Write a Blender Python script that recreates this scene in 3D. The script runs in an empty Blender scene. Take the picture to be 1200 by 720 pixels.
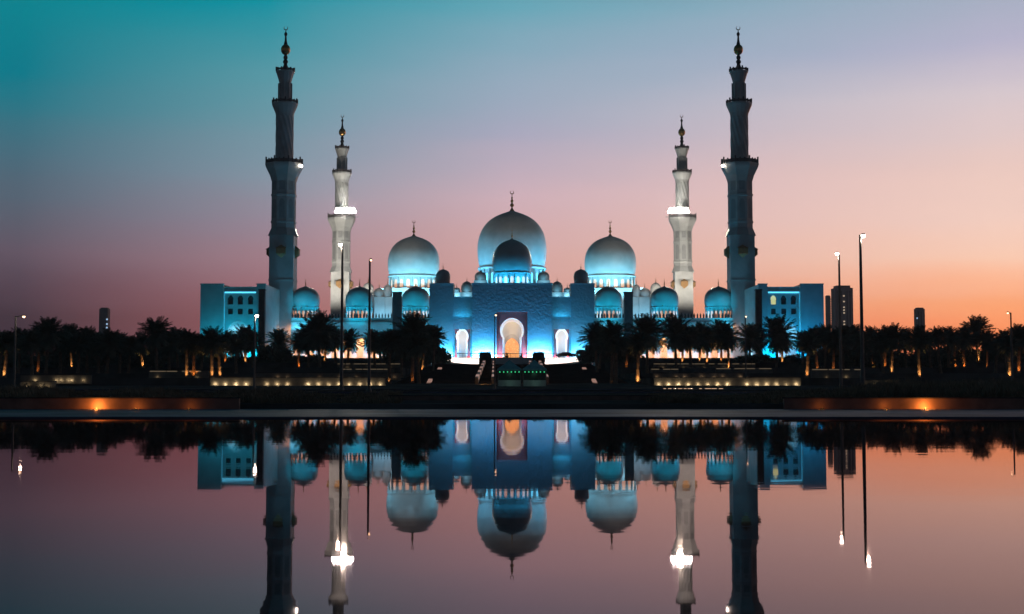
import bpy, bmesh, math, random
from mathutils import Vector
R = math.radians
PI = math.pi
random.seed(7)
scene = bpy.context.scene
col = scene.collection

# ------------------------------------------------------------------ camera
FPX, PITCH, CAMZ, V0 = 1627.0, R(4.0), 1.9, 331.2
cam_d = bpy.data.cameras.new('camera')
cam = bpy.data.objects.new('camera', cam_d)
col.objects.link(cam)
cam.location = (0, 0, CAMZ)
cam.rotation_euler = (R(90) + PITCH, 0, 0)
cam_d.sensor_width = 36.0
cam_d.lens = FPX / 1200 * 36.0
cam_d.shift_y = (V0 - 360) / 1200
cam_d.clip_start = 0.3
cam_d.clip_end = 20000
scene.camera = cam

# ------------------------------------------------------------------ dusk sky
def lin(c):
    return tuple(((x / 255) / 12.92 if x / 255 <= 0.04045 else ((x / 255 + 0.055) / 1.055) ** 2.4) for x in c) + (1.0,)

world = bpy.data.worlds.new('World')
scene.world = world
world.use_nodes = True
wt = world.node_tree
wt.nodes.clear()
def wn(t, **k):
    n = wt.nodes.new(t)
    for a, b in k.items():
        setattr(n, a, b)
    return n
def wmath(op, a, b=None, clamp=False):
    n = wn('ShaderNodeMath', operation=op, use_clamp=clamp)
    for i, v in enumerate((a, b)):
        if v is None: continue
        if isinstance(v, (int, float)): n.inputs[i].default_value = v
        else: wt.links.new(v, n.inputs[i])
    return n.outputs[0]
tc = wn('ShaderNodeTexCoord')
sep = wn('ShaderNodeSeparateXYZ')
wt.links.new(tc.outputs['Generated'], sep.inputs[0])
sx, sy, sz = sep.outputs
az = wmath('ARCTAN2', sx, sy)
el = wmath('ARCSINE', sz)
smap = wn('ShaderNodeMapping'); smap.inputs['Scale'].default_value = (1.6, 1.6, 9.0)
wt.links.new(tc.outputs['Generated'], smap.inputs['Vector'])
sno = wn('ShaderNodeTexNoise'); sno.inputs['Scale'].default_value = 2.2; sno.inputs['Detail'].default_value = 3
wt.links.new(smap.outputs[0], sno.inputs['Vector'])
wob = wmath('MULTIPLY', wmath('SUBTRACT', sno.outputs[0], 0.5), R(2.2))      # thin uneven veils in the air
elp = wmath('DIVIDE', wmath('ADD', el, wob), R(30.0), True)
HAZE = 0.00010
def clear(p, c):
    """colour of the sky above the haze layer, whose air dims it and adds a little grey near the horizon"""
    T = math.exp(-HAZE * min(2650.0, 148.0 / max(0.01, math.sin(R(p)))))
    return tuple(max(0.0, (x - (1 - T) * a) / T) for x, a in zip(lin(c)[:3], (0.20, 0.13, 0.13))) + (1.0,)
def ramp(stops):
    n = wn('ShaderNodeValToRGB')
    e = n.color_ramp.elements
    while len(e) > 1: e.remove(e[-1])
    e[0].position = stops[0][0] / 30; e[0].color = clear(*stops[0])
    for p, c in stops[1:]:
        q = e.new(p / 30); q.color = clear(p, c)
    wt.links.new(elp, n.inputs[0])
    return n.outputs[0]
# sky by compass direction: dark teal in the north-west, the afterglow in the south-west
r1 = ramp([(0, (78, 60, 68)), (2.3, (84, 66, 74)), (3.2, (95, 75, 85)), (5.0, (106, 90, 103)), (6.7, (97, 98, 112)), (8.4, (80, 108, 124)), (11.8, (26, 122, 138)), (15.0, (12, 131, 143)), (21, (8, 90, 106)), (30, (8, 36, 48))])
r2 = ramp([(0, (146, 92, 94)), (2.3, (151, 98, 102)), (3.2, (156, 106, 112)), (5.0, (162, 126, 136)), (6.7, (152, 135, 150)), (8.4, (134, 147, 162)), (11.8, (92, 151, 164)), (15.2, (28, 144, 160)), (21, (14, 96, 112)), (30, (10, 38, 50))])
r3 = ramp([(0, (212, 132, 112)), (2.3, (213, 146, 130)), (3.2, (213, 154, 142)), (5.1, (213, 166, 162)), (7.5, (207, 175, 184)), (10.0, (170, 168, 189)), (12.1, (152, 170, 189)), (15.3, (104, 166, 183)), (21, (40, 110, 126)), (30, (14, 42, 56))])
r4 = ramp([(0, (248, 124, 84)), (2.0, (252, 146, 100)), (3.0, (253, 166, 120)), (4.8, (250, 202, 178)), (6.4, (242, 205, 192)), (8.0, (233, 200, 192)), (11.0, (214, 199, 205)), (13.2, (182, 179, 202)), (15.0, (168, 175, 195)), (21, (90, 120, 142)), (30, (24, 48, 62))])
rb = ramp([(0, (82, 82, 94)), (10, (72, 76, 90)), (30, (16, 34, 46))])
def wmix(f, a, b):
    n = wn('ShaderNodeMix', data_type='RGBA')
    wt.links.new(f, n.inputs[0]); wt.links.new(a, n.inputs[6]); wt.links.new(b, n.inputs[7])
    return n.outputs[2]
def span(a0, a1):
    return wmath('DIVIDE', wmath('SUBTRACT', az, R(a0)), R(a1 - a0), True)
c = wmix(span(-19.6, -10.1), r1, r2)
c = wmix(span(-10.1, 0.0), c, r3)
c = wmix(span(0.0, 19.3), c, r4)
aaz = wmath('ABSOLUTE', az)
back = wmath('DIVIDE', wmath('SUBTRACT', aaz, R(35)), R(75), True)
c = wmix(back, c, rb)
SUN_EL, SUN_AZ = 1.0, 32.0
nish = wn('ShaderNodeTexSky', sky_type='NISHITA')
nish.sun_disc = False
nish.sun_elevation = R(SUN_EL)
nish.sun_rotation = R(SUN_AZ)
bg1 = wn('ShaderNodeBackground'); bg1.inputs[1].default_value = 1.0
bg2 = wn('ShaderNodeBackground'); bg2.inputs[1].default_value = 0.003
wt.links.new(c, bg1.inputs[0]); wt.links.new(nish.outputs[0], bg2.inputs[0])
add = wn('ShaderNodeAddShader')
wt.links.new(bg1.outputs[0], add.inputs[0]); wt.links.new(bg2.outputs[0], add.inputs[1])
wo = wn('ShaderNodeOutputWorld')
wt.links.new(add.outputs[0], wo.inputs[0])

sun_d = bpy.data.lights.new('sun', 'SUN')
sun_d.energy = 0.06; sun_d.angle = R(6); sun_d.color = (1.0, 0.55, 0.35)
sun = bpy.data.objects.new('sun', sun_d); col.objects.link(sun)
dv = -Vector((math.sin(R(SUN_AZ)) * math.cos(R(SUN_EL)), math.cos(R(SUN_AZ)) * math.cos(R(SUN_EL)), math.sin(R(SUN_EL))))
sun.rotation_euler = dv.to_track_quat('-Z', 'Y').to_euler()

scene.view_settings.view_transform = 'Standard'
scene.view_settings.look = 'None'
scene.view_settings.exposure = 0
scene.view_settings.gamma = 1
scene.render.engine = 'CYCLES'
scene.cycles.use_denoising = True
scene.cycles.max_bounces = 6
scene.cycles.diffuse_bounces = 3
scene.cycles.glossy_bounces = 3
scene.cycles.sample_clamp_indirect = 3.0
scene.cycles.caustics_reflective = False
scene.cycles.caustics_refractive = False

# ------------------------------------------------------------------ measuring helpers (metres from the survey of the view)
cp, sp_ = math.cos(PITCH), math.sin(PITCH)
def PX(u, Y, v=400):
    b = (V0 - v) / FPX
    return (u - 600) / FPX / (cp - sp_ * b) * Y
def PZ(v, Y):
    b = (V0 - v) / FPX
    return CAMZ + Y * (sp_ + cp * b) / (cp - sp_ * b)

# ------------------------------------------------------------------ materials
def mat(name, base, rough=0.7, metal=0.0, noise=None, bump=None, emis=None, ior=None, var=0.25, spec=None):
    """procedural material: base colour varied by noise (scale = noise), bump=(scale, strength, distance)"""
    m = bpy.data.materials.new(name); m.use_nodes = True
    nt = m.node_tree; b = nt.nodes['Principled BSDF']
    b.inputs['Base Color'].default_value = (*base, 1)
    b.inputs['Roughness'].default_value = rough
    b.inputs['Metallic'].default_value = metal
    if ior: b.inputs['IOR'].default_value = ior
    if spec is not None: b.inputs['Specular IOR Level'].default_value = spec
    t = nt.nodes.new('ShaderNodeTexCoord')
    if noise:
        n = nt.nodes.new('ShaderNodeTexNoise'); n.inputs['Scale'].default_value = noise; n.inputs['Detail'].default_value = 5
        nt.links.new(t.outputs['Object'], n.inputs['Vector'])
        r = nt.nodes.new('ShaderNodeValToRGB')
        r.color_ramp.elements[0].position = 0.3; r.color_ramp.elements[1].position = 0.7
        r.color_ramp.elements[0].color = (*[x * (1 - var) for x in base], 1)
        r.color_ramp.elements[1].color = (*[min(1, x * (1 + var)) for x in base], 1)
        nt.links.new(n.outputs[0], r.inputs[0]); nt.links.new(r.outputs[0], b.inputs['Base Color'])
    if bump:
        n = nt.nodes.new('ShaderNodeTexNoise'); n.inputs['Scale'].default_value = bump[0]; n.inputs['Detail'].default_value = 3
        nt.links.new(t.outputs['Object'], n.inputs['Vector'])
        bp = nt.nodes.new('ShaderNodeBump'); bp.inputs['Strength'].default_value = bump[1]; bp.inputs['Distance'].default_value = bump[2]
        nt.links.new(n.outputs[0], bp.inputs['Height']); nt.links.new(bp.outputs[0], b.inputs['Normal'])
    if emis:
        b.inputs['Emission Color'].default_value = (*emis[0], 1)
        b.inputs['Emission Strength'].default_value = emis[1]
    return m

M = {}
M['marble'] = mat('white_marble', (0.37, 0.37, 0.365), 0.45, noise=0.35, var=0.14)
M['marble_dome'] = mat('dome_marble', (0.38, 0.38, 0.375), 0.4, noise=0.28, var=0.13)
M['gold'] = mat('gilded_metal', (0.55, 0.30, 0.10), 0.3, metal=0.9, noise=4, var=0.2)
M['dark_metal'] = mat('dark_metal', (0.04, 0.042, 0.045), 0.5, metal=0.3, noise=3, var=0.3)
M['pole_metal'] = mat('painted_pole', (0.10, 0.10, 0.10), 0.5, metal=0.2, noise=2, var=0.2)
M['redstone'] = mat('red_inlaid_stone', (0.50, 0.055, 0.045), 0.6, noise=0.8, var=0.2)
M['pale_stone'] = mat('pale_interior_stone', (0.50, 0.51, 0.50), 0.6, noise=0.5, var=0.06)
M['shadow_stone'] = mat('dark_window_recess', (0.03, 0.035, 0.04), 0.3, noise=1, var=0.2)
M['bronze'] = mat('bronze_cladding', (0.09, 0.075, 0.075), 0.7, noise=0.7, var=0.25)
M['reveal'] = mat('white_arch_reveal', (0.80, 0.78, 0.75), 0.5, noise=0.8, var=0.03)
M['niche'] = mat('niche_shade_marble', (0.26, 0.26, 0.26), 0.6, noise=0.6, var=0.1)
M['brass'] = mat('aged_brass', (0.30, 0.17, 0.07), 0.5, metal=0.2, noise=2, var=0.3)
M['can'] = mat('uplight_can', (0.05, 0.05, 0.05), 0.6, noise=4, var=0.2)
M['dim_strip'] = mat('cream_ledge_glow', (0.5, 0.4, 0.3), 0.5, noise=1, var=0.1, emis=((1.0, 0.72, 0.42), 0.10))  # emission stands for light washed on the terrace ledges
M['pave'] = mat('granite_paving', (0.10, 0.105, 0.15), 0.62, spec=0.08, noise=0.16, var=0.55, bump=(0.8, 0.5, 0.03))
M['wall_clay'] = mat('clay_plaster', (0.21, 0.13, 0.105), 0.75, noise=1.2, var=0.25, bump=(6, 0.3, 0.02))
M['terrace'] = mat('terrace_stone', (0.15, 0.135, 0.115), 0.8, noise=0.7, var=0.3, bump=(2, 0.4, 0.05))
M['soil'] = mat('dark_ground', (0.085, 0.085, 0.085), 0.95, noise=0.15, var=0.5, spec=0.0)
M['asphalt'] = mat('asphalt', (0.045, 0.045, 0.047), 0.9, noise=2, var=0.25, spec=0.0)
M['stair'] = mat('stair_granite', (0.050, 0.048, 0.050), 0.85, noise=0.6, var=0.3, spec=0.02)
M['trunk'] = mat('palm_bark', (0.16, 0.11, 0.075), 0.9, noise=3, var=0.4, bump=(5, 0.8, 0.1))
M['frond'] = mat('palm_frond', (0.10, 0.12, 0.095), 0.75, noise=0.6, var=0.4, spec=0.15)
M['leaf'] = mat('shrub_leaf', (0.10, 0.12, 0.095), 0.8, noise=0.8, var=0.45, spec=0.1)
M['grass'] = mat('dry_ornamental_grass', (0.19, 0.155, 0.11), 0.9, noise=0.25, var=0.5, spec=0.1)
M['tower_body'] = mat('tower_concrete', (0.16, 0.15, 0.15), 0.8, noise=0.02, var=0.2)
M['tower_glass'] = mat('tower_glass', (0.03, 0.04, 0.05), 0.15, noise=0.05, var=0.3)
M['tent'] = mat('teal_canvas', (0.16, 0.44, 0.46), 0.8, noise=1, var=0.2)
M['tent_side'] = mat('pale_canvas', (0.35, 0.38, 0.36), 0.8, noise=1, var=0.2)
M['car'] = mat('dark_car_paint', (0.02, 0.022, 0.028), 0.25, noise=1, var=0.2)
M['rubber'] = mat('rubber', (0.015, 0.015, 0.015), 0.8, noise=2, var=0.2)
M['flood'] = mat('floodlight_glass', (0.8, 0.8, 0.8), 0.3, noise=1, var=0.05, emis=((1.0, 0.98, 0.9), 55))
M['lamp_white'] = mat('lamp_lens_white', (0.8, 0.8, 0.8), 0.3, noise=1, var=0.05, emis=((1.0, 0.90, 0.76), 26))
M['lamp_warm'] = mat('lamp_lens_warm', (0.8, 0.7, 0.5), 0.3, noise=1, var=0.05, emis=((1.0, 0.62, 0.35), 4))
M['lamp_low'] = mat('lamp_lens_low', (0.8, 0.7, 0.5), 0.3, noise=1, var=0.05, emis=((1.0, 0.62, 0.35), 0.8))
M['lamp_orange'] = mat('lamp_lens_orange', (0.8, 0.5, 0.2), 0.3, noise=1, var=0.05, emis=((1.0, 0.45, 0.10), 6))
M['lamp_green'] = mat('lamp_lens_green', (0.2, 0.8, 0.4), 0.3, noise=1, var=0.05, emis=((0.05, 0.8, 0.30), 0.8))
M['led_cyan'] = mat('led_strip_cyan', (0.4, 0.7, 0.8), 0.3, noise=1, var=0.05, emis=((0.10, 0.62, 0.95), 1.6))
M['led_soft'] = mat('led_strip_soft', (0.4, 0.7, 0.8), 0.3, noise=1, var=0.05, emis=((0.10, 0.62, 0.95), 0.25))
M['lit_window'] = mat('lit_drum_window', (0.6, 0.4, 0.3), 0.3, noise=1, var=0.1, emis=((1.0, 0.42, 0.22), 0.7))
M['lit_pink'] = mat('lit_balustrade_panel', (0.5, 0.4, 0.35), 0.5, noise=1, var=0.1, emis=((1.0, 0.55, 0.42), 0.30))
M['blue_window'] = mat('lit_tower_window', (0.3, 0.4, 0.6), 0.3, noise=1, var=0.1, emis=((0.45, 0.70, 1.0), 0.9))
M['tower_light'] = mat('lit_tower_stair', (0.5, 0.5, 0.4), 0.3, noise=1, var=0.1, emis=((1.0, 0.75, 0.50), 0.5))
M['arch_window'] = mat('lit_arched_window', (0.5, 0.5, 0.3), 0.3, noise=1, var=0.1, emis=((0.75, 0.75, 0.35), 0.7))

# carved floral marble of the portal
def carved():
    m = mat('carved_portal_marble', (0.22, 0.22, 0.225), 0.5)
    nt = m.node_tree; b = nt.nodes['Principled BSDF']
    t = nt.nodes.new('ShaderNodeTexCoord')
    n = nt.nodes.new('ShaderNodeTexNoise'); n.inputs['Scale'].default_value = 0.25
    nt.links.new(t.outputs['Object'], n.inputs['Vector'])
    mx = nt.nodes.new('ShaderNodeVectorMath'); mx.operation = 'MULTIPLY_ADD'
    mx.inputs[1].default_value = (1.6, 1.6, 1.6)
    nt.links.new(n.outputs['Color'], mx.inputs[0]); nt.links.new(t.outputs['Object'], mx.inputs[2])
    v = nt.nodes.new('ShaderNodeTexVoronoi'); v.inputs['Scale'].default_value = 1.2
    v.feature = 'SMOOTH_F1'; v.inputs['Smoothness'].default_value = 0.35
    nt.links.new(mx.outputs[0], v.inputs['Vector'])
    w = nt.nodes.new('ShaderNodeTexNoise'); w.inputs['Scale'].default_value = 2.2; w.inputs['Detail'].default_value = 2
    nt.links.new(mx.outputs[0], w.inputs['Vector'])
    ad = nt.nodes.new('ShaderNodeMath'); ad.operation = 'ADD'
    nt.links.new(v.outputs['Distance'], ad.inputs[0]); nt.links.new(w.outputs[0], ad.inputs[1])
    bp = nt.nodes.new('ShaderNodeBump'); bp.inputs['Strength'].default_value = 0.7; bp.inputs['Distance'].default_value = 0.09
    nt.links.new(ad.outputs[0], bp.inputs['Height']); nt.links.new(bp.outputs[0], b.inputs['Normal'])
    return m
M['carved'] = carved()

# glowing gilded lattice behind the innermost arch
def lattice():
    m = mat('glowing_gilded_lattice', (0.6, 0.35, 0.15), 0.5)
    nt = m.node_tree; b = nt.nodes['Principled BSDF']
    t = nt.nodes.new('ShaderNodeTexCoord')
    v = nt.nodes.new('ShaderNodeTexVoronoi'); v.inputs['Scale'].default_value = 1.4; v.feature = 'DISTANCE_TO_EDGE'
    nt.links.new(t.outputs['Object'], v.inputs['Vector'])
    r = nt.nodes.new('ShaderNodeValToRGB')
    r.color_ramp.elements[0].color = (0.75, 0.22, 0.05, 1); r.color_ramp.elements[1].color = (1.0, 0.50, 0.20, 1)
    r.color_ramp.elements[1].position = 0.25
    nt.links.new(v.outputs['Distance'], r.inputs[0]); nt.links.new(r.outputs[0], b.inputs['Emission Color'])
    b.inputs['Emission Strength'].default_value = 0.85
    return m
M['lattice'] = lattice()

# still shallow water over dark paving
def water():
    m = bpy.data.materials.new('still_pool_water'); m.use_nodes = True
    nt = m.node_tree; b = nt.nodes['Principled BSDF']
    t = nt.nodes.new('ShaderNodeTexCoord')
    br = nt.nodes.new('ShaderNodeTexBrick')
    br.inputs['Scale'].default_value = 1.0; br.inputs['Mortar Size'].default_value = 0.012
    br.inputs['Brick Width'].default_value = 1.2; br.inputs['Row Height'].default_value = 0.6
    br.inputs['Color1'].default_value = (0.020, 0.019, 0.022, 1); br.inputs['Color2'].default_value = (0.026, 0.024, 0.028, 1)
    br.inputs['Mortar'].default_value = (0.05, 0.045, 0.05, 1)
    mp = nt.nodes.new('ShaderNodeMapping'); mp.inputs['Rotation'].default_value = (0, 0, R(24))
    nt.links.new(t.outputs['Object'], mp.inputs['Vector']); nt.links.new(mp.outputs[0], br.inputs['Vector'])
    nt.links.new(br.outputs['Color'], b.inputs['Base Color'])
    gl = nt.nodes.new('ShaderNodeBsdfGlossy'); gl.inputs['Roughness'].default_value = 0.02
    gl.inputs['Color'].default_value = (1.0, 0.83, 0.84, 1)
    b.inputs['Specular IOR Level'].default_value = 0.0; b.inputs['Roughness'].default_value = 1.0
    fr = nt.nodes.new('ShaderNodeFresnel'); fr.inputs['IOR'].default_value = 1.14
    mx = nt.nodes.new('ShaderNodeMixShader')
    nt.links.new(fr.outputs[0], mx.inputs[0]); nt.links.new(b.outputs[0], mx.inputs[1]); nt.links.new(gl.outputs[0], mx.inputs[2])
    nt.links.new(mx.outputs[0], nt.nodes['Material Output'].inputs[0])
    n = nt.nodes.new('ShaderNodeTexNoise'); n.inputs['Scale'].default_value = 0.9; n.inputs['Detail'].default_value = 2
    mp2 = nt.nodes.new('ShaderNodeMapping'); mp2.inputs['Scale'].default_value = (0.35, 1.0, 1.0)
    nt.links.new(t.outputs['Object'], mp2.inputs['Vector']); nt.links.new(mp2.outputs[0], n.inputs['Vector'])
    bp = nt.nodes.new('ShaderNodeBump'); bp.inputs['Strength'].default_value = 0.06; bp.inputs['Distance'].default_value = 0.018
    nt.links.new(n.outputs[0], bp.inputs['Height']); nt.links.new(bp.outputs[0], gl.inputs['Normal'])
    return m
M['water'] = water()

# ------------------------------------------------------------------ object helpers
def tag(o, label=None, cat=None, group=None, kind=None):
    if label: o['label'] = label
    if cat: o['category'] = cat
    if group: o['group'] = group
    if kind: o['kind'] = kind
    return o
def empty(name, loc, label, cat, group=None):
    o = bpy.data.objects.new(name, None); col.objects.link(o)
    o.location = loc; o.empty_display_size = 1
    return tag(o, label, cat, group)
def root_of(o):
    while o.parent: o = o.parent
    return o

class MB:
    """collects faces in world metres; build() links them as ONE object"""
    def __init__(self): self.v = []; self.f = []
    def add(self, vs, fs):
        k = len(self.v); self.v += [tuple(p) for p in vs]; self.f += [tuple(i + k for i in f) for f in fs]
    def box(self, x0, x1, y0, y1, z0, z1):
        if x0 > x1: x0, x1 = x1, x0
        self.add([(x0, y0, z0), (x1, y0, z0), (x1, y1, z0), (x0, y1, z0), (x0, y0, z1), (x1, y0, z1), (x1, y1, z1), (x0, y1, z1)],
                 [(3, 2, 1, 0), (4, 5, 6, 7), (0, 1, 5, 4), (1, 2, 6, 5), (2, 3, 7, 6), (3, 0, 4, 7)])
        return self
    def lathe(self, cx, cy, prof, n=32, cap=True, rot=0.0, twist=None):
        vs = []; fs = []
        for (r, z) in prof:
            for i in range(n):
                a = rot + 2 * PI * i / n
                rr = r
                if twist: a2, rr = twist(a, z, r); a = a2
                vs.append((cx + rr * math.cos(a), cy + rr * math.sin(a), z))
        for j in range(len(prof) - 1):
            for i in range(n):
                i2 = (i + 1) % n
                fs.append((j * n + i, j * n + i2, (j + 1) * n + i2, (j + 1) * n + i))
        if cap:
            fs.append(tuple(reversed(range(n)))); fs.append(tuple((len(prof) - 1) * n + i for i in range(n)))
        self.add(vs, fs); return self
    def tube(self, p0, p1, r0, r1=None, n=8):
        r1 = r0 if r1 is None else r1
        p0 = Vector(p0); p1 = Vector(p1); d = (p1 - p0).normalized()
        a = d.orthogonal().normalized(); b = d.cross(a)
        vs = []
        for p, r in ((p0, r0), (p1, r1)):
            for i in range(n):
                t = 2 * PI * i / n; vs.append(p + a * r * math.cos(t) + b * r * math.sin(t))
        fs = [(i, (i + 1) % n, n + (i + 1) % n, n + i) for i in range(n)]
        fs += [tuple(reversed(range(n))), tuple(range(n, 2 * n))]
        self.add(vs, fs); return self
    def ring(self, c, r, t, n=20, a0=0.0, a1=2 * PI, m=6):
        """arc in the XZ plane (crescents)"""
        vs = []; fs = []; K = n + 1
        for i in range(K):
            f = i / n; a = a0 + (a1 - a0) * f
            tt = t * max(0.15, math.sin(PI * f))
            for j in range(m):
                b = 2 * PI * j / m
                rr = r + tt * math.cos(b)
                vs.append((c[0] + rr * math.cos(a), c[1] + tt * math.sin(b), c[2] + rr * math.sin(a)))
        for i in range(n):
            for j in range(m):
                fs.append((i * m + j, i * m + (j + 1) % m, (i + 1) * m + (j + 1) % m, (i + 1) * m + j))
        self.add(vs, fs); return self
    def plate(self, outer, holes, y0, thick):
        """an XZ plate with holes cut through it, from y0 back to y0+thick"""
        bm = bmesh.new(); es = []
        for loop in [outer] + list(holes):
            vs = [bm.verts.new((x, y0, z)) for x, z in loop]
            es += [bm.edges.new((vs[i], vs[(i + 1) % len(vs)])) for i in range(len(vs))]
        bmesh.ops.triangle_fill(bm, use_beauty=True, edges=es)
        ex = bmesh.ops.extrude_face_region(bm, geom=bm.faces[:])
        bmesh.ops.translate(bm, verts=[g for g in ex['geom'] if isinstance(g, bmesh.types.BMVert)], vec=(0, thick, 0))
        bmesh.ops.recalc_face_normals(bm, faces=bm.faces[:])
        bm.verts.index_update()
        self.add([v.co[:] for v in bm.verts], [[v.index for v in f.verts] for f in bm.faces])
        bm.free(); return self
    def build(self, name, material, parent=None, mirror=1, smooth=False, **tags):
        loc = Vector((0, 0, 0))
        if parent is not None: loc = root_of(parent).location
        vs = [(x * mirror - loc.x, y - loc.y, z - loc.z) for x, y, z in self.v]
        fs = [tuple(reversed(f)) if mirror < 0 else f for f in self.f]
        me = bpy.data.meshes.new(name); me.from_pydata(vs, [], fs)
        me.materials.append(material)
        if smooth:
            me.polygons.foreach_set('use_smooth', [True] * len(me.polygons))
        me.update()
        o = bpy.data.objects.new(name, me); col.objects.link(o)
        if parent is not None: o.parent = parent
        if tags: tag(o, **tags)
        return o

GAIN = set('front_wash front_foot_wash bay_wash bay_top_wash tower_wash tower_foot_wash dome_light dome_wash dome_front_wash wing_wash end_wash pavilion_wash side_wash minaret_flood minaret_high_flood dome_flood court_flood side_dome_light main_dome_light turret_light hall_front_light'.split())
def light(kind, name, loc, energy, color, target=None, size=None, size_y=None, spot=None, blend=0.6, parent=None, radius=0.1):
    d = bpy.data.lights.new(name, kind); d.energy = energy * (1.38 if name in GAIN else 1.0); d.color = color
    if kind == 'AREA':
        d.shape = 'RECTANGLE'; d.size = size; d.size_y = size_y or size
    else:
        d.shadow_soft_size = radius
    if kind == 'SPOT':
        d.spot_size = spot; d.spot_blend = blend
    o = bpy.data.objects.new(name, d); col.objects.link(o)
    o.location = loc
    if target is not None:
        dd = Vector(target) - Vector(loc)
        o.rotation_euler = dd.to_track_quat('-Z', 'Y').to_euler()
        if kind == 'AREA' and abs(dd.x) < 1e-6:      # keep the long side level
            o.rotation_euler = (math.atan2(dd.y, -dd.z), 0, 0)
    if parent is not None:
        o.parent = parent
        o.location = Vector(loc) - root_of(parent).location
    return o

def copy_tree(o, parent=None):
    c = o.copy(); col.objects.link(c)
    if parent is not None: c.parent = parent
    for ch in list(o.children):
        copy_tree(ch, c)
    return c

def keyhole(cx, z0, jamb, rad, zc, point=0.12, n=28):
    """horseshoe arch outline, slightly pointed, from the left foot round to the right foot"""
    a = math.acos(min(0.999, jamb / rad))
    pts = [(cx - jamb, z0)]
    for i in range(n + 1):
        t = PI + a - (PI + 2 * a) * i / n
        x, z = rad * math.cos(t), rad * math.sin(t)
        if z > 0: z *= 1 + point * (z / rad) ** 3
        pts.append((cx + x, zc + z))
    pts.append((cx + jamb, z0))
    return pts
def rect(x0, x1, z0, z1): return [(x0, z0), (x1, z0), (x1, z1), (x0, z1)]

# ================================================================== THE SETTING
PODZ = PZ(420, 398)                      # level of the mosque podium
STEPS = [(240.0, 0.85, 2.15), (270.0, 2.15, 3.1), (305.0, 3.1, 4.5), (345.0, 4.5, 6.1), (392.0, 6.1, PODZ)]
def ground_z(y):
    if y < 130: return 0.35
    if y < 240: return 0.35 + 0.5 * (y - 130) / 110
    z = 0.85
    for s, a, b in STEPS:
        if y >= s: z = b
    return z
def ground():
    prof = [(-300, -0.4), (69.0, -0.4), (69.2, -0.05), (88.6, -0.05), (88.7, 0.35), (130, 0.35), (239.9, 0.85)]
    for s, a, b in STEPS: prof += [(s + 0.3, a), (s + 0.35, b)]
    prof += [(900, PODZ), (2600, 1.0)]
    C1 = 24.0
    def centre(y, z):                      # the corridor of the central stairs stays low
        if y <= 239.9: return z
        if y < 255: return 0.85
        if y < 394: return 0.85 + (PODZ - 2.8 - 0.85) * (y - 255) / 139
        return z
    xs = [-1600, -C1 - 0.05, -C1, C1, C1 + 0.05, 1600]
    b = MB(); vs = []
    for y, z in prof:
        for i, x in enumerate(xs):
            vs.append((x, y, centre(y, z) if i in (2, 3) else z))
    n = len(xs)
    fs = [(j * n + i, j * n + i + 1, (j + 1) * n + i + 1, (j + 1) * n + i) for j in range(len(prof) - 1) for i in range(n - 1)]
    b.add(vs, fs)
    b.build('ground', M['soil'], kind='structure')
ground()
b = MB(); b.add([(-160, -60, 0), (160, -60, 0), (160, 68.7, 0), (-160, 68.7, 0)], [(0, 1, 2, 3)])
b.build('water', M['water'], kind='structure')
b = MB(); b.box(-160, 160, 68.7, 88.0, -0.3, 0.04)
b.box(-160, 160, 68.55, 69.1, -0.3, 0.075)
b.build('pavement', M['pave'], kind='structure')
b = MB(); b.add([(-400, 150, 0.48), (400, 150, 0.48), (400, 176, 0.60), (-400, 176, 0.60)], [(0, 1, 2, 3)])
b.build('road', M['asphalt'], kind='structure')
b = MB()
b.box(-400, 400, 149.7, 150, 0.3, 0.6); b.box(-400, 400, 176, 176.3, 0.4, 0.72)
b.build('kerb', M['pave'], kind='structure')

# ================================================================== MOSQUE
ORANGE = (1.0, 0.42, 0.10)
WARM = (1.0, 0.66, 0.38)
CYAN = (0.03, 0.50, 0.92)
DEEP = (0.0, 0.36, 0.90)
ICE = (0.42, 0.80, 1.0)
WHITE = (1.0, 0.93, 0.80)

DOME = [(0.94, 0.0), (0.965, 0.12), (0.99, 0.30), (1.0, 0.50), (0.985, 0.70), (0.94, 0.90), (0.865, 1.07), (0.77, 1.21), (0.65, 1.33), (0.50, 1.43), (0.34, 1.505), (0.20, 1.555), (0.10, 1.59), (0.03, 1.63)]
def dome_profile(Rr, z0, tall=1.0):
    out = []
    D = [(r * Rr, z0 + z * Rr * tall) for r, z in DOME]
    for i in range(len(D) - 1):
        out.append(D[i]); out.append(((D[i][0] + D[i + 1][0]) / 2 + 0.004 * Rr, (D[i][1] + D[i + 1][1]) / 2))
    out.append(D[-1]); return out
def finial(parent, cx, cy, z0, h, mirror=1, crescent=True, n=10):
    b = MB(); q = h
    pr = [(0.13 * q, z0 - 0.04 * q), (0.05 * q, z0 + 0.08 * q), (0.03 * q, z0 + 0.14 * q), (0.10 * q, z0 + 0.22 * q), (0.10 * q, z0 + 0.27 * q), (0.03 * q, z0 + 0.36 * q),
          (0.075 * q, z0 + 0.43 * q), (0.075 * q, z0 + 0.47 * q), (0.025 * q, z0 + 0.55 * q), (0.05 * q, z0 + 0.61 * q), (0.02 * q, z0 + 0.67 * q), (0.014 * q, z0 + 0.83 * q)]
    b.lathe(cx, cy, pr, n)
    if crescent: b.ring((cx, cy, z0 + 0.89 * q), 0.085 * q, 0.024 * q, 18, R(100), R(440))
    return b.build('finial', M['gold'], parent, mirror, smooth=False)
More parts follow.
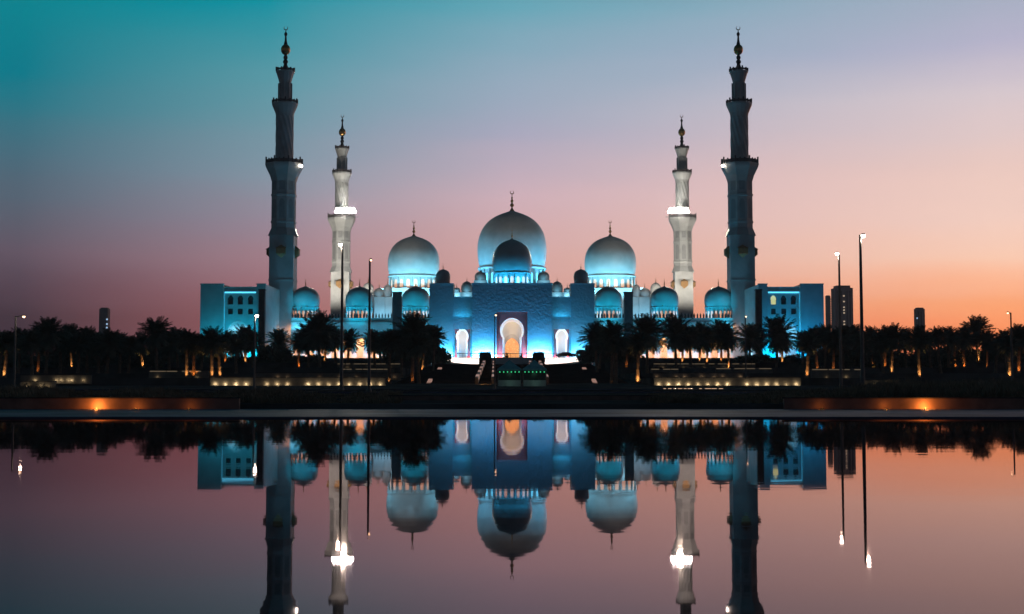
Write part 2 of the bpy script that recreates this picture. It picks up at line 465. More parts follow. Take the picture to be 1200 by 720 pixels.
def dome(root, cx, cy, Rr, zring, zbase, ztop, zfin, mirror=1, windows=12, lit=True, n=48, material=None, wmat=None):
    """dome with its drum, drum windows and finial as sub-parts"""
    tall = (ztop - zring) / (1.63 * Rr)
    b = MB(); b.lathe(cx, cy, [(0.90 * Rr, zring - 0.10 * Rr), (0.99 * Rr, zring - 0.09 * Rr), (0.99 * Rr, zring - 0.03 * Rr), (0.94 * Rr, zring - 0.02 * Rr)] + dome_profile(Rr, zring, tall), n)
    d = b.build('dome', material or M['marble_dome'], root, mirror, smooth=True)
    hd = zring - 0.1 * Rr - zbase
    if hd > 0.3:
        b = MB(); b.lathe(cx, cy, [(0.90 * Rr, zbase), (0.90 * Rr, zring - 0.099 * Rr)], n)
        # slender columns around the drum
        for i in range(windows * 2):
            if i % 2: continue
            a = 2 * PI * i / (windows * 2)
            b.tube((cx + 0.93 * Rr * math.cos(a), cy + 0.93 * Rr * math.sin(a), zbase), (cx + 0.93 * Rr * math.cos(a), cy + 0.93 * Rr * math.sin(a), zring - 0.1 * Rr), 0.028 * Rr, n=6)
        b.build('drum', M['marble'], d, mirror)
        if lit:
            b = MB()
            wv = 2 * PI * 0.9 * Rr / windows * 0.24
            for i in range(windows):
                a = 2 * PI * (i + 0.5) / windows
                ca, sa = math.cos(a), math.sin(a)
                r0 = 0.904 * Rr
                pts = []
                z0, z1 = zbase + 0.12 * hd, zbase + 0.62 * hd
                outl = [(-wv, z0), (wv, z0), (wv, z1)] + [(wv * math.cos(t), z1 + wv * 1.2 * math.sin(t)) for t in (PI / 6, PI / 3, PI / 2, 2 * PI / 3, 5 * PI / 6)] + [(-wv, z1)]
                inn = [(cx + (r0 - 0.3) * ca - s * sa, cy + (r0 - 0.3) * sa + s * ca, z) for s, z in outl]
                out = [(cx + r0 * ca - s * sa, cy + r0 * sa + s * ca, z) for s, z in outl]
                k = len(outl)
                b.add(inn + out, [tuple(range(k, 2 * k))] + [(j, (j + 1) % k, k + (j + 1) % k, k + j) for j in range(k)])
            b.build('drum_window', wmat or M['lit_window'], d, mirror)
    finial(d, cx, cy, ztop, zfin - ztop, mirror)
    return d

# ------------------------------------------------------------------ central portal
YP = 415.0
def portal():
    root = empty('portal_gatehouse', (0, YP, PODZ), 'central blue-lit marble gatehouse with tall glowing keyhole arch and onion dome on its roof', 'gatehouse')
    ztop = PZ(333, YP)
    x0, x1 = PX(553, YP), PX(647, YP)
    p0, p1, pzt = PX(582, YP), PX(618, YP), PZ(365.5, YP)
    b = MB()
    b.plate([(x0, PODZ), (p0, PODZ), (p0, pzt), (p1, pzt), (p1, PODZ), (x1, PODZ), (x1, ztop), (x0, ztop)], [], YP, 1.2)
    b.box(x0, x0 + 1, YP + 1.2, YP + 24, PODZ, ztop); b.box(x1 - 1, x1, YP + 1.2, YP + 24, PODZ, ztop)
    b.box(x0 + 1, x1 - 1, YP + 23, YP + 24, PODZ, ztop); b.box(x0 + 1, x1 - 1, YP + 1.2, YP + 23, ztop - 1, ztop - 0.02)
    b.build('wall', M['carved'], root)
    b = MB(); b.box(x0 - 0.15, x1 + 0.15, YP - 0.25, YP + 1.0, ztop + 0.003, ztop + 0.35)
    b.build('cornice', M['marble'], root)
    # framed red stone panel with the horseshoe opening
    ypn = YP + 0.7
    cx = PX(600, YP); rad = 14.2 * YP / FPX; zc = PZ(387.5, YP); jamb = 11.2 * YP / FPX
    kh = keyhole(cx, PODZ, jamb, rad, zc, 0.05)
    b = MB(); b.plate([(p0 + 0.003, PODZ)] + kh + [(p1 - 0.003, PODZ), (p1 - 0.003, pzt - 0.003), (p0 + 0.003, pzt - 0.003)], [], ypn, 0.5)
    b.build('inlaid_panel', M['redstone'], root)
    # deep pale reveal that follows the arch
    def strip(pts, ya, yb, grow):
        m = MB(); k = len(pts)
        c0 = (cx, zc)
        out = [(cx + (x - cx) * grow, z if i in (0, k - 1) else zc + (z - zc) * grow) for i, (x, z) in enumerate(pts)]
        m.add([(x, ya, z) for x, z in out] + [(x, yb, z) for x, z in pts], [(i, i + 1, k + i + 1, k + i) for i in range(k - 1)])
        return m
    strip(kh, ypn + 0.505, ypn + 3.0, 1.0).build('arch_reveal', M['reveal'], root)
    inner = [(cx + (x - cx) * 0.80, z if i in (0, len(kh) - 1) else zc - 0.3 + (z - zc) * 0.83) for i, (x, z) in enumerate(kh)]
    outer = [(cx + (x - cx) * 1.25, z if i in (0, len(kh) - 1) else zc + (z - zc) * 1.2) for i, (x, z) in enumerate(kh)]
    b = MB(); b.plate(outer + list(reversed(inner)), [], ypn + 3.02, 0.3); b.build('arch_rim', M['reveal'], root)
    for dx, dz in ((-1.75, 4.6), (1.75, 4.6), (-4.05, 1.6), (4.05, 1.6), (-4.1, -2.3), (4.1, -2.3), (-3.7, -6.0), (3.7, -6.0)):
        light('POINT', 'rim_light', (cx + dx, ypn + 1.1, zc + dz), 270, (1, 0.50, 0.27), parent=root, radius=0.1)
    # inner hall: pale back wall with an ogee arch and a gilded screen behind
    yb = ypn + 6.0
    ir = 8.4 * yb / FPX; izc = PZ(407, yb)
    ik = keyhole(cx, PODZ, ir * 0.98, ir, izc, 0.25)
    b = MB()
    b.plate([(x0 + 1.01, PODZ)] + ik + [(x1 - 1.01, PODZ), (x1 - 1.01, ztop - 1.05), (x0 + 1.01, ztop - 1.05)], [], yb, 0.8)
    b.build('inner_wall', M['pale_stone'], root)
    # raised white surround of the ogee arch
    ok = keyhole(cx, PODZ, ir * 1.36, ir * 1.40, izc + 0.1, 0.28)
    b = MB(); b.plate(ok + list(reversed(ik)), [], yb - 0.35, 0.34)
    b.build('inner_arch_surround', M['marble'], root)
    b = MB(); b.box(cx - ir * 1.3, cx + ir * 1.3, yb + 1.2, yb + 1.4, PODZ, izc + ir * 1.6)
    b.build('gilded_screen', M['lattice'], root)
    b = MB(); b.box(x0 + 1, x1 - 1, YP + 1.25, yb - 0.01, PODZ - 0.1, PODZ + 0.03)
    b.build('hall_floor', M['pale_stone'], root)
    yc = YP + 12
    dome(root, 0, yc, 23.2 * yc / FPX, PZ(319.5, yc), ztop - 0.05, PZ(280, yc), PZ(268.5, yc), windows=18)
    # light of the hall
    light('AREA', 'hall_light', (cx, ypn + 3.0, PODZ + 13.4), 460, (1.0, 0.76, 0.54), target=(cx, ypn + 3.6, PODZ), size=7, size_y=2.5, parent=root)
    light('AREA', 'reveal_light', (cx, ypn + 0.55, zc - 0.5), 300, (1, 0.72, 0.50), target=(cx, ypn + 4, zc - 0.5), size=2.2, size_y=4, parent=root)
    light('POINT', 'hall_foot_light', (cx - 2.9, ypn + 1.6, PODZ + 0.5), 190, (1, 0.60, 0.36), parent=root, radius=0.2)
    light('POINT', 'hall_foot_light', (cx + 2.9, ypn + 1.6, PODZ + 0.5), 190, (1, 0.60, 0.36), parent=root, radius=0.2)
    light('POINT', 'panel_foot_light', (cx - 4.0, YP + 0.2, PODZ + 0.3), 600, (1, 0.18, 0.10), parent=root, radius=0.2)
    light('POINT', 'panel_foot_light', (cx + 4.0, YP + 0.2, PODZ + 0.3), 600, (1, 0.18, 0.10), parent=root, radius=0.2)
    # floodlights washing the front from its foot
    for xa, xb in ((x0, p0), (p1, x1)):
        xm = (xa + xb) / 2; w = abs(xb - xa)
        light('AREA', 'front_wash', (xm, YP - 2.4, PODZ + 0.35), 5000, DEEP, target=(xm, YP - 0.4, PODZ + 4), size=w * 0.96, size_y=0.4, parent=root)
        light('AREA', 'front_foot_wash', (xm, YP - 1.6, PODZ + 0.5), 2000, ICE, target=(xm, YP, PODZ + 0.9), size=w * 0.96, size_y=0.25, parent=root)
    # side bays and corner towers, mirrored
    for s in (-1, 1):
        y1 = YP + 2.0
        a0, a1 = PX(531, y1), PX(553, y1) - 0.01
        zt = PZ(349, y1)
        q0, q1, qzt = PX(533, y1), PX(551, y1), PZ(386, y1)
        b = MB(); b.plate([(a0, PODZ), (q0, PODZ), (q0, qzt), (q1, qzt), (q1, PODZ), (a1, PODZ), (a1, zt), (a0, zt)], [], y1, 0.8)
        b.box(a0, a1, y1 + 0.8, y1 + 12, zt - 0.6, zt - 0.01)
        b.box(a0, a1, y1 + 10, y1 + 12, PODZ, zt - 0.61)
        b.build('side_bay_wall', M['carved'], root, -s)
        b = MB(); b.box(a0 + 0.01, a1 - 0.01, y1 - 0.2, y1 + 0.5, zt + 0.003, zt + 0.3)
        b.build('side_bay_cornice', M['marble'], root, -s)
        acx = PX(541.5, y1); ar = 7.6 * y1 / FPX
        k2 = keyhole(acx, PODZ, ar * 0.80, ar, PZ(394, y1), 0.2)
        b = MB(); b.plate([(q0 + 0.003, PODZ)] + k2 + [(q1 - 0.003, PODZ), (q1 - 0.003, qzt - 0.003), (q0 + 0.003, qzt - 0.003)], [], y1 + 0.35, 0.4)
        b.build('side_bay_panel', M['redstone'], root, -s)
        b = MB(); k = len(k2)
        b.add([(x, y1 + 0.752, z) for x, z in k2] + [(x, y1 + 2.6, z) for x, z in k2], [(i, i + 1, k + i + 1, k + i) for i in range(k - 1)])
        b.build('side_arch_reveal', M['reveal'], root, -s)
        zc2 = PZ(394, y1)
        inner = [(acx + (x - acx) * 0.72, z if i in (0, k - 1) else zc2 - 0.15 + (z - zc2) * 0.80) for i, (x, z) in enumerate(k2)]
        outer = [(acx + (x - acx) * 1.2, z if i in (0, k - 1) else zc2 + (z - zc2) * 1.2) for i, (x, z) in enumerate(k2)]
        b = MB(); b.plate(outer + list(reversed(inner)), [], y1 + 2.62, 0.25); b.build('side_arch_rim', M['reveal'], root, -s)
        for dx, dz in ((-2.25, 0.2), (2.25, 0.2), (-1.95, -3.5), (1.95, -3.5), (0, 2.75)):
            light('POINT', 'bay_rim_light', (-s * (acx + dx), y1 + 1.1, zc2 + dz), 280, (1, 0.46, 0.24), parent=root, radius=0.1)
        b = MB(); b.box(a0 + 0.02, a1 - 0.02, y1 + 5.0, y1 + 5.4, PODZ, zt - 0.7)
        b.build('side_bay_back_wall', M['pale_stone'], root, -s)
        sgn = -s
        light('AREA', 'bay_reveal_light', (sgn * acx, y1 + 0.8, PZ(400, y1)), 230, (1, 0.70, 0.46), target=(sgn * acx, y1 + 4, PZ(400, y1)), size=1.4, size_y=3.5, parent=root)
        light('AREA', 'bay_light', (sgn * acx, y1 + 2.6, PODZ + 9.3), 240, (1.0, 0.76, 0.54), target=(sgn * acx, y1 + 3.1, PODZ), size=4, size_y=1.8, parent=root)
        light('POINT', 'bay_foot_light', (sgn * acx - 1.9, y1 + 0.1, PODZ + 0.3), 170, (1, 0.2, 0.1), parent=root, radius=0.15)
        light('POINT', 'bay_foot_light', (sgn * acx + 1.9, y1 + 0.1, PODZ + 0.3), 170, (1, 0.2, 0.1), parent=root, radius=0.15)
        light('AREA', 'bay_wash', (sgn * (a0 + a1) / 2, y1 - 2.5, PODZ + 0.4), 1000, (0.0, 0.42, 0.85), target=(sgn * (a0 + a1) / 2, y1 - 0.8, PODZ + 8), size=4.8, size_y=0.4, parent=root)
        light('AREA', 'bay_top_wash', (sgn * (a0 + a1) / 2, y1 - 0.9, PZ(372, y1)), 130, CYAN, target=(sgn * (a0 + a1) / 2, y1 - 0.4, PZ(350, y1)), size=4.4, size_y=0.2, parent=root)
        y2 = YP + 1.0
        t0, t1 = PX(503, y2), PX(531, y2) - 0.01
        b = MB(); b.box(t0, t1, y2, y2 + 10, PODZ, ztop)
        b.build('corner_tower_wall', M['carved'], root, -s)
        b = MB(); b.box(t0 - 0.12, t1 + 0.12, y2 - 0.15, y2 + 10.1, ztop + 0.003, ztop + 0.3)
        b.build('corner_tower_cornice', M['marble'], root, -s)
        yd = y2 + 5; dcx = PX(519, yd)
        dome(root, dcx, yd, 8.6 * yd / FPX, PZ(328, yd), ztop + 0.28, PZ(315.5, yd), PZ(309, yd), mirror=-s, windows=10, lit=False, n=32)
        tm = sgn * (t0 + t1) / 2
        light('AREA', 'tower_wash', (tm, y2 - 2.8, PODZ + 0.4), 2800, (0.0, 0.42, 0.82), target=(tm, y2 - 0.8, PODZ + 7), size=6.4, size_y=0.4, parent=root)
        light('AREA', 'tower_foot_wash', (tm, y2 - 1.6, PODZ + 0.5), 1100, ICE, target=(tm, y2, PODZ + 0.9), size=6.4, size_y=0.25, parent=root)
    # cyan light on the roof round the dome
    for a in (-150, -110, -70, -30):
        rr = 8.4
        lx, ly = rr * math.cos(R(a)), yc + rr * math.sin(R(a))
        light('SPOT', 'dome_light', (lx, ly, ztop + 0.3), 2300, (0.01, 0.46, 0.9), target=(0, yc, ztop + 7.0), spot=R(95), blend=0.9, parent=root, radius=0.3)
portal()

# ------------------------------------------------------------------ wings with arcades and three domes each
YW = 435.0
def wing(s):
    side = 'left' if s < 0 else 'right'
    root = empty('arcade_wing', (s * 47, YW, PODZ), 'long turquoise-lit arcade %s of the central gatehouse, three domes above glowing arches' % side, 'arcade', 'arcades beside the gatehouse')
    mir = 1 if s < 0 else -1           # measured on the left, mirrored to the right
    x0, x1 = -69.3, PX(504, YW)
    zt = PZ(374, YW)
    n = 11; step = (x1 - x0) / n
    holes = []
    zc = PODZ + 5.3
    outer = [(x0, PODZ)]
    for i in range(n):
        cx = x0 + (i + 0.5) * step
        outer += keyhole(cx, PODZ, 1.10, 1.42, zc, 0.2, 14)
    outer += [(x1, PODZ), (x1, zt), (x0, zt)]
    b = MB(); b.plate(outer, [], YW, 0.9)
    b.box(x0, x1, YW + 0.9, YW + 12, zt - 1.2, zt - 0.02)
    b.build('arcade_wall', M['marble'], root, mir)
    b = MB(); b.box(x0, x1, YW + 4.5, YW + 5.2, PODZ, zt - 1.25)
    b.build('back_wall', M['pale_stone'], root, mir)
    b = MB(); b.box(x0, x1, YW - 0.3, YW - 0.003, PZ(379.5, YW), PZ(377.5, YW)); b.box(x0, x1, YW - 0.35, YW + 0.6, zt + 0.003, zt + 0.3)
    b.build('string_course', M['marble'], root, mir)
    b = MB(); k = int((x1 - x0) / 0.95)
    zb = zt + 0.3
    for i in range(k):
        x = x0 + (i + 0.5) * (x1 - x0) / k
        b.add([(x - 0.20, YW - 0.1, zb), (x + 0.20, YW - 0.1, zb), (x + 0.20, YW + 0.25, zb), (x - 0.20, YW + 0.25, zb),
               (x - 0.24, YW - 0.1, zb + 0.9), (x + 0.24, YW - 0.1, zb + 0.9), (x + 0.24, YW + 0.25, zb + 0.9), (x - 0.24, YW + 0.25, zb + 0.9), (x, YW - 0.1, zb + 1.55), (x, YW + 0.25, zb + 1.55)],
              [(3, 2, 1, 0), (0, 1, 5, 4), (1, 2, 6, 5), (2, 3, 7, 6), (3, 0, 4, 7), (4, 5, 8), (6, 7, 9), (5, 6, 9, 8), (7, 4, 8, 9)])
    b.build('battlement', M['shadow_stone'], root, mir)
    yd = YW + 6
    for u in (357.5, 421.0, 487.0):
        cx = PX(u, yd)
        dome(root, cx, yd, 16.6 * yd / FPX, PZ(359.5, yd), zt - 0.05, PZ(335.5, yd), PZ(327, yd), mirror=mir, windows=18, n=40)
        for q in ((1,) if u < 400 else (-1, 1)):
            light('SPOT', 'dome_wash', (mir * (cx + q * 6.6), yd - 4.6, zt + 0.4), 1700, (0.001, 0.46, 0.80), target=(mir * (cx + q * 1.5), yd, zt + 4.2), spot=R(80), blend=1.0, parent=root, radius=0.4)
        light('SPOT', 'dome_front_wash', (mir * cx, YW - 20, PODZ + 1), 40000, (0.001, 0.42, 0.66), target=(mir * cx, yd, zt + 6.5), spot=R(25), blend=1.0, parent=root, radius=0.4)
    # arcade light
    for i in range(3):
        xm = x0 + (i + 0.5) * (x1 - x0) / 3
        light('AREA', 'arcade_light', (mir * xm, YW + 2.7, zt - 1.5), 8000, (1.0, 0.36, 0.08), target=(mir * xm, YW + 3.2, PODZ), size=13.5, size_y=2.0, parent=root)
    light('AREA', 'arcade_foot_glow', (mir * (x0 + x1) / 2, YW - 1.7, PODZ + 0.5), 2300, (1.0, 0.30, 0.06), target=(mir * (x0 + x1) / 2, YW, PODZ + 1.0), size=(x1 - x0) * 0.98, size_y=0.3, parent=root)
    # wall wash
    light('AREA', 'wing_wash', (mir * (x0 + x1) / 2, YW - 4.5, PODZ + 0.4), 5600, (0.001, 0.36, 0.60), target=(mir * (x0 + x1) / 2, YW - 0.5, PODZ + 9), size=(x1 - x0) * 0.98, size_y=0.5, parent=root)
    for xe in (x0 + 2.2, x1 - 2.0):
        light('AREA', 'end_wash', (mir * xe, YW - 1.0, PZ(386, YW)), 130, (0.10, 0.62, 0.95), target=(mir * xe, YW - 0.2, PZ(378, YW)), size=3.6, size_y=0.3, parent=root)
wing(-1); wing(1)

# ------------------------------------------------------------------ corner pavilions
YB = 412.0
def pavilion(s):
    side = 'left' if s < 0 else 'right'
    root = empty('corner_pavilion', (s * 84, YB, PODZ), 'square flat-roofed pavilion glowing turquoise at the far %s end of the mosque' % side, 'pavilion', 'pavilions at the ends of the mosque')
    mir = 1 if s < 0 else -1
    D = 25.0
    zt, zm = PZ(333.5, YB), PZ(337, YB)
    xa, xb_, xc, xd = PX(234, YB), PX(261, YB), PX(300, YB), PX(310.5, YB)
    b = MB(); b.box(xa, xb_, YB, YB + D, PODZ, zt); b.build('outer_bay', M['marble'], root, mir)
    b = MB(); b.box(xc, xd, YB, YB + D, PODZ, zt); b.build('inner_bay', M['marble'], root, mir)
    ym = YB + 1.3
    X = lambda u: PX(u, ym)
    Z = lambda v: PZ(v, ym)
    holes = []
    panes = []
    for u in (269.5, 281.0, 293.0):
        holes.append(keyhole(X(u), Z(357), 0.75, 0.85, Z(350.5), 0.25, 14))
        holes.append(rect(X(u) - 0.72, X(u) + 0.72, Z(368.5), Z(361.8)))
    big = keyhole(X(279), PODZ, 3.0, 3.35, PZ(391, ym), 0.12)
    b = MB(); b.plate([(xb_ + 0.003, PODZ)] + big + [(xc - 0.003, PODZ), (xc - 0.003, zm), (xb_ + 0.003, zm)], holes, ym, 0.8)
    b.box(xb_ + 0.003, xc - 0.003, ym + 0.8, YB + D - 0.5, zm - 1, zm - 0.02)
    b.build('middle_bay', M['marble'], root, mir)
    for q, (u, v0, v1) in enumerate([(u, a, c) for u in (269.5, 281.0, 293.0) for a, c in ((357, 346), (368.5, 361.8))]):
        lit = (s > 0 and q == 4)
        b = MB(); b.box(X(u) - 0.95, X(u) + 0.95, ym + 0.45, ym + 0.5, Z(v0) - 0.1, Z(v1) + 0.6)
        b.build('window', M['arch_window'] if lit else M['shadow_stone'], root, mir, **({'label': 'arched window lit pale yellow'} if lit else {}))
    for q0, q1, yy, zz in ((xa, xb_, YB, zt), (xc, xd, YB, zt), (xb_ + 0.3, xc - 0.3, ym, zm)):
        b = MB(); b.box(q0 - 0.12, q1 + 0.12, yy - 0.14, yy + 0.6, zz + 0.003, zz + 0.28); b.build('parapet', M['marble'], root, mir)
    b = MB(); b.box(xb_ + 0.01, xc - 0.01, ym + 5, ym + 5.5, PODZ, Z(376)); b.build('porch_wall', M['pale_stone'], root, mir)
    b = MB(); b.box(X(263), X(299), ym - 0.25, ym - 0.003, Z(343.6), Z(342.2)); b.build('led_strip', M['led_cyan'], root, mir)
    b = MB(); b.box(X(262), X(262.9), ym - 0.25, ym - 0.003, PODZ, Z(342)); b.build('led_strip', M['led_soft'], root, mir)
    light('AREA', 'porch_light', (mir * X(279), ym + 2.8, Z(381)), 420, (0.30, 0.75, 1.0), target=(mir * X(279), ym + 3.6, PODZ), size=6, size_y=2, parent=root)
    light('POINT', 'porch_warm_light', (mir * X(281), ym + 2.2, PODZ + 1.0), 260, (1.0, 0.5, 0.2), parent=root, radius=0.3)
    c1 = (0.001, 0.42, 0.66) if s < 0 else (0.001, 0.42, 0.80)
    c0 = (0.001, 0.34, 0.52) if s < 0 else (0.001, 0.24, 0.66)
    for x_a, x_b, yy, e, cc in ((xa, xb_, YB, 1300, c0), (xb_, xc, ym, 2800, c1), (xc, xd, YB, 650, c1)):
        xm = (x_a + x_b) / 2; w = x_b - x_a
        light('AREA', 'pavilion_wash', (mir * xm, yy - 4.5, PODZ + 0.4), e, cc, target=(mir * xm, yy - 1.0, PODZ + 9.5), size=w * 0.92, size_y=0.5, parent=root)
    # passage between the pavilion and the minaret base
    light('AREA', 'side_wash', (mir * (xd + 3.2), YB + 14, PODZ + 0.5), 900, (0.25, 0.68, 1.0), target=(mir * (xd + 0.0), YB + 15.5, PODZ + 12), size=4, size_y=3, parent=root)
pavilion(-1); pavilion(1)

# ------------------------------------------------------------------ dark unlit pylons
def pylon(u, v, Y, w, label):
    x = PX(u, Y); h = w * Y / FPX / 2
    root = empty('bronze_pylon', (x, Y, PODZ), label, 'pylon', 'dark pylons in front of the mosque')
    zt = PZ(v, Y); z0 = ground_z(Y)
    b = MB(); b.box(x - h, x + h, Y, Y + 2 * h, z0, zt - 0.4); b.build('shaft', M['bronze'], root)
    b = MB(); b.box(x - h - 0.12, x + h + 0.12, Y - 0.12, Y + 2 * h + 0.12, zt - 0.4, zt); b.build('cap', M['bronze'], root)
pylon(306, 339, 404, 7.2, 'dark bronze pylon in front of the left corner pavilion')
pylon(465, 342, 424, 10, 'dark bronze pylon before the left arcade beside the gatehouse')
pylon(737, 342, 424, 10, 'dark bronze pylon before the right arcade beside the gatehouse')
pylon(890, 339, 404, 7.2, 'dark bronze pylon in front of the right corner pavilion')

# ------------------------------------------------------------------ minarets
YM, XM = 442.0, 73.1
def minaret(label):
    root = empty('minaret', (-XM, YM, PODZ), label, 'minaret', 'minarets of the mosque')
    k = YM / FPX
    Z = lambda v: PZ(v, YM)
    cx, cy = -XM, YM
    hs = 14.2 * k
    b = MB()
    b.box(cx - hs, cx + hs, cy - hs, cy + hs, PODZ, Z(277))
    b.box(cx - hs - 0.2, cx + hs + 0.2, cy - hs - 0.2, cy + hs + 0.2, Z(330), Z(328.5))
    b.build('base_shaft', M['marble'], root)
    c8 = math.cos(PI / 8)
    ro = 13.6 * k / c8
    b = MB(); b.lathe(cx, cy, [(hs * 1.30, Z(277)), (ro, Z(268)), (ro, Z(262.5)), (ro * 1.05, Z(262)), (ro * 1.05, Z(260)), (ro, Z(259.5)), (ro, Z(231)), (ro * 1.05, Z(230.5)), (ro * 1.05, Z(228.5)), (ro, Z(228)), (ro, Z(214)), (ro * 1.15, Z(207)), (ro * 1.5, Z(197)), (ro * 1.55, Z(194))], 8, rot=PI / 8)
    o8 = b.build('octagon_shaft', M['marble'], root)
    # tall niches on the octagon: flat plates, recess shade put into darker marble
    b = MB()
    for i in range(8):
        a = PI / 4 * i; ca, sa = math.cos(a), math.sin(a); rr = 13.6 * k + 0.02
        for (z0, z1, w) in ((Z(257), Z(235), 0.85), (Z(224), Z(208), 0.9)):
            outl = [(-w, z0), (w, z0), (w, z1 - w)] + [(w * math.cos(t), z1 - w + w * 1.3 * math.sin(t)) for t in (PI / 4, PI / 2, 3 * PI / 4)] + [(-w, z1 - w)]
            kk = len(outl)
            lo = [(cx + (rr - 0.3) * ca - q * sa, cy + (rr - 0.3) * sa + q * ca, z) for q, z in outl]
            hi = [(cx + (rr + 0.03) * ca - q * sa, cy + (rr + 0.03) * sa + q * ca, z) for q, z in outl]
            b.add(lo + hi, [tuple(range(kk, 2 * kk))] + [(j, (j + 1) % kk, kk + (j + 1) % kk, kk + j) for j in range(kk)])
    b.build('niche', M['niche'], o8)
    def balcony(r, z, h, n, flare=None):
        b = MB(); b.lathe(cx, cy, [(r * 0.98, z), (r, z + 0.01), (r, z + 0.45), (r * 0.96, z + 0.46)], n, rot=PI / n)
        o = b.build('balcony', M['marble'], root)
        b = MB()
        m = 3 * n if n == 8 else n
        for i in range(m):
            a = 2 * PI * i / m + PI / n
            rr = r * 0.95 * (math.cos(PI / n) / math.cos(((a - PI / n) % (2 * PI / n)) - PI / n))
            px_, py_ = cx + rr * math.cos(a), cy + rr * math.sin(a)
            hh = h * (1.35 if (i % 3 == 0) else 1.0)
            b.box(px_ - 0.22, px_ + 0.22, py_ - 0.22, py_ + 0.22, z + 0.46, z + 0.46 + hh)
        b.lathe(cx, cy, [(r * 0.93, z + 0.6), (r * 0.955, z + 0.6), (r * 0.955, z + 0.46 + h * 0.78), (r * 0.93, z + 0.46 + h * 0.78)], n, cap=False, rot=PI / n)
        b.build('parapet', M['bronze'], o)
        return o
    balcony(21.5 * k / c8 * 0.98, Z(194.3), 1.5, 8)
    # round shaft with spiral ribs
    rr_ = 10.2 * k
    prof = []
    z0, z1 = Z(193), Z(136)
    for i in range(41): prof.append((rr_, z0 + (z1 - z0) * i / 40))
    def tw(a, z, r): return a, r * (1 + 0.045 * math.cos(12 * a + (z - z0) * 1.15))
    b = MB(); b.lathe(cx, cy, prof, 72, twist=tw); b.build('round_shaft', M['marble'], root, smooth=False)
    b = MB(); b.lathe(cx, cy, [(rr_ * 1.03, Z(137)), (rr_ * 1.1, Z(133)), (rr_ * 1.35, Z(127)), (rr_ * 1.48, Z(124)), (rr_ * 1.5, Z(123))], 16)
    b.build('corbel', M['marble'], root)
    balcony(15.3 * k, Z(123.2), 1.1, 16)
    # lantern with pilasters
    lr = 7.2 * k
    b = MB(); b.lathe(cx, cy, [(lr, Z(122)), (lr, Z(97)), (lr * 1.15, Z(93)), (lr * 1.42, Z(87)), (lr * 1.5, Z(85.5))], 12)
    for i in range(8):
        a = PI / 4 * i
        b.tube((cx + lr * 1.04 * math.cos(a), cy + lr * 1.04 * math.sin(a), Z(121)), (cx + lr * 1.04 * math.cos(a), cy + lr * 1.04 * math.sin(a), Z(98)), 0.32, n=6)
    b.build('lantern', M['marble'], root)
    balcony(11.2 * k, Z(85.6), 1.0, 12)
    b = MB()
    b.lathe(cx, cy, [(7 * k, Z(84)), (4.2 * k, Z(81)), (2.4 * k, Z(77)), (2.0 * k, Z(75)), (3.0 * k, Z(73.5)), (3.0 * k, Z(72)), (1.8 * k, Z(70)), (2.6 * k, Z(68.5)), (2.6 * k, Z(67)), (1.7 * k, Z(65)), (0.8 * k, Z(62)), (0.8 * k, Z(55)), (2.4 * k, Z(52.5)), (1.4 * k, Z(48)), (1.0 * k, Z(43)), (1.9 * k, Z(41)), (1.9 * k, Z(39.5)), (0.6 * k, Z(37.5)), (0.5 * k, Z(36))], 12)
    fi = b.build('finial', M['dark_metal'], root)
    b = MB(); pr = []
    for i in range(13):
        t = -PI / 2 + PI * i / 12; pr.append((max(0.3, 5.6 * k * math.cos(t)), Z(58.5) + 6.5 * k * math.sin(t)))
    b.lathe(cx, cy, pr, 20); b.build('gilded_ball', M['gold'], fi, smooth=True)
    b = MB(); b.ring((cx, cy, Z(33)), 2.3 * k, 0.6 * k, 20, R(115), R(425)); b.build('crescent', M['gold'], fi)
    # four small hooded balconies on the square shaft
    for i in range(4):
        a = PI / 2 * i - PI / 2
        ca, sa = math.cos(a), math.sin(a)
        b = MB()
        def T(r_, s_, z): return (cx + r_ * ca - s_ * sa, cy + r_ * sa + s_ * ca, z)
        za, zb, zc_ = Z(299), Z(296), Z(291.5)
        w, d = 1.45, 1.3
        vs = [T(hs, -w, za + 0.0), T(hs, w, za), T(hs + d, w, za), T(hs + d, -w, za), T(hs, -w, zc_ - 0.3), T(hs, w, zc_ - 0.3), T(hs + d, w, zc_ - 0.3), T(hs + d, -w, zc_ - 0.3), T(hs, 0, Z(303.5)), T(hs, -w - 0.25, zc_), T(hs, w + 0.25, zc_), T(hs + d + 0.25, w + 0.25, zc_ - 0.35), T(hs + d + 0.25, -w - 0.25, zc_ - 0.35), T(hs, 0, zc_ + 0.9)]
        b.add(vs, [(0, 1, 5, 4), (1, 2, 6, 5), (2, 3, 7, 6), (3, 0, 4, 7), (0, 8, 1), (1, 8, 2), (2, 8, 3), (3, 8, 0), (9, 12, 11, 10), (10, 11, 13), (11, 12, 13), (12, 9, 13)])
        b.build('hooded_balcony', M['brass'], root)
    return root
m1 = minaret('front left minaret, dark stone tower behind the left pavilion, the tallest at left')
m2 = copy_tree(m1); m2.location.x = XM
tag(m2, 'front right minaret, dark stone tower behind the right pavilion, the tallest at right')
m3 = copy_tree(m1); m3.location.y = 592
tag(m3, 'rear left minaret, smaller pale floodlit tower with dazzling lamps, left of the domes')
m4 = copy_tree(m1); m4.location = (XM, 592, PODZ)
tag(m4, 'rear right minaret, smaller pale floodlit tower with dazzling lamps, right of the domes')
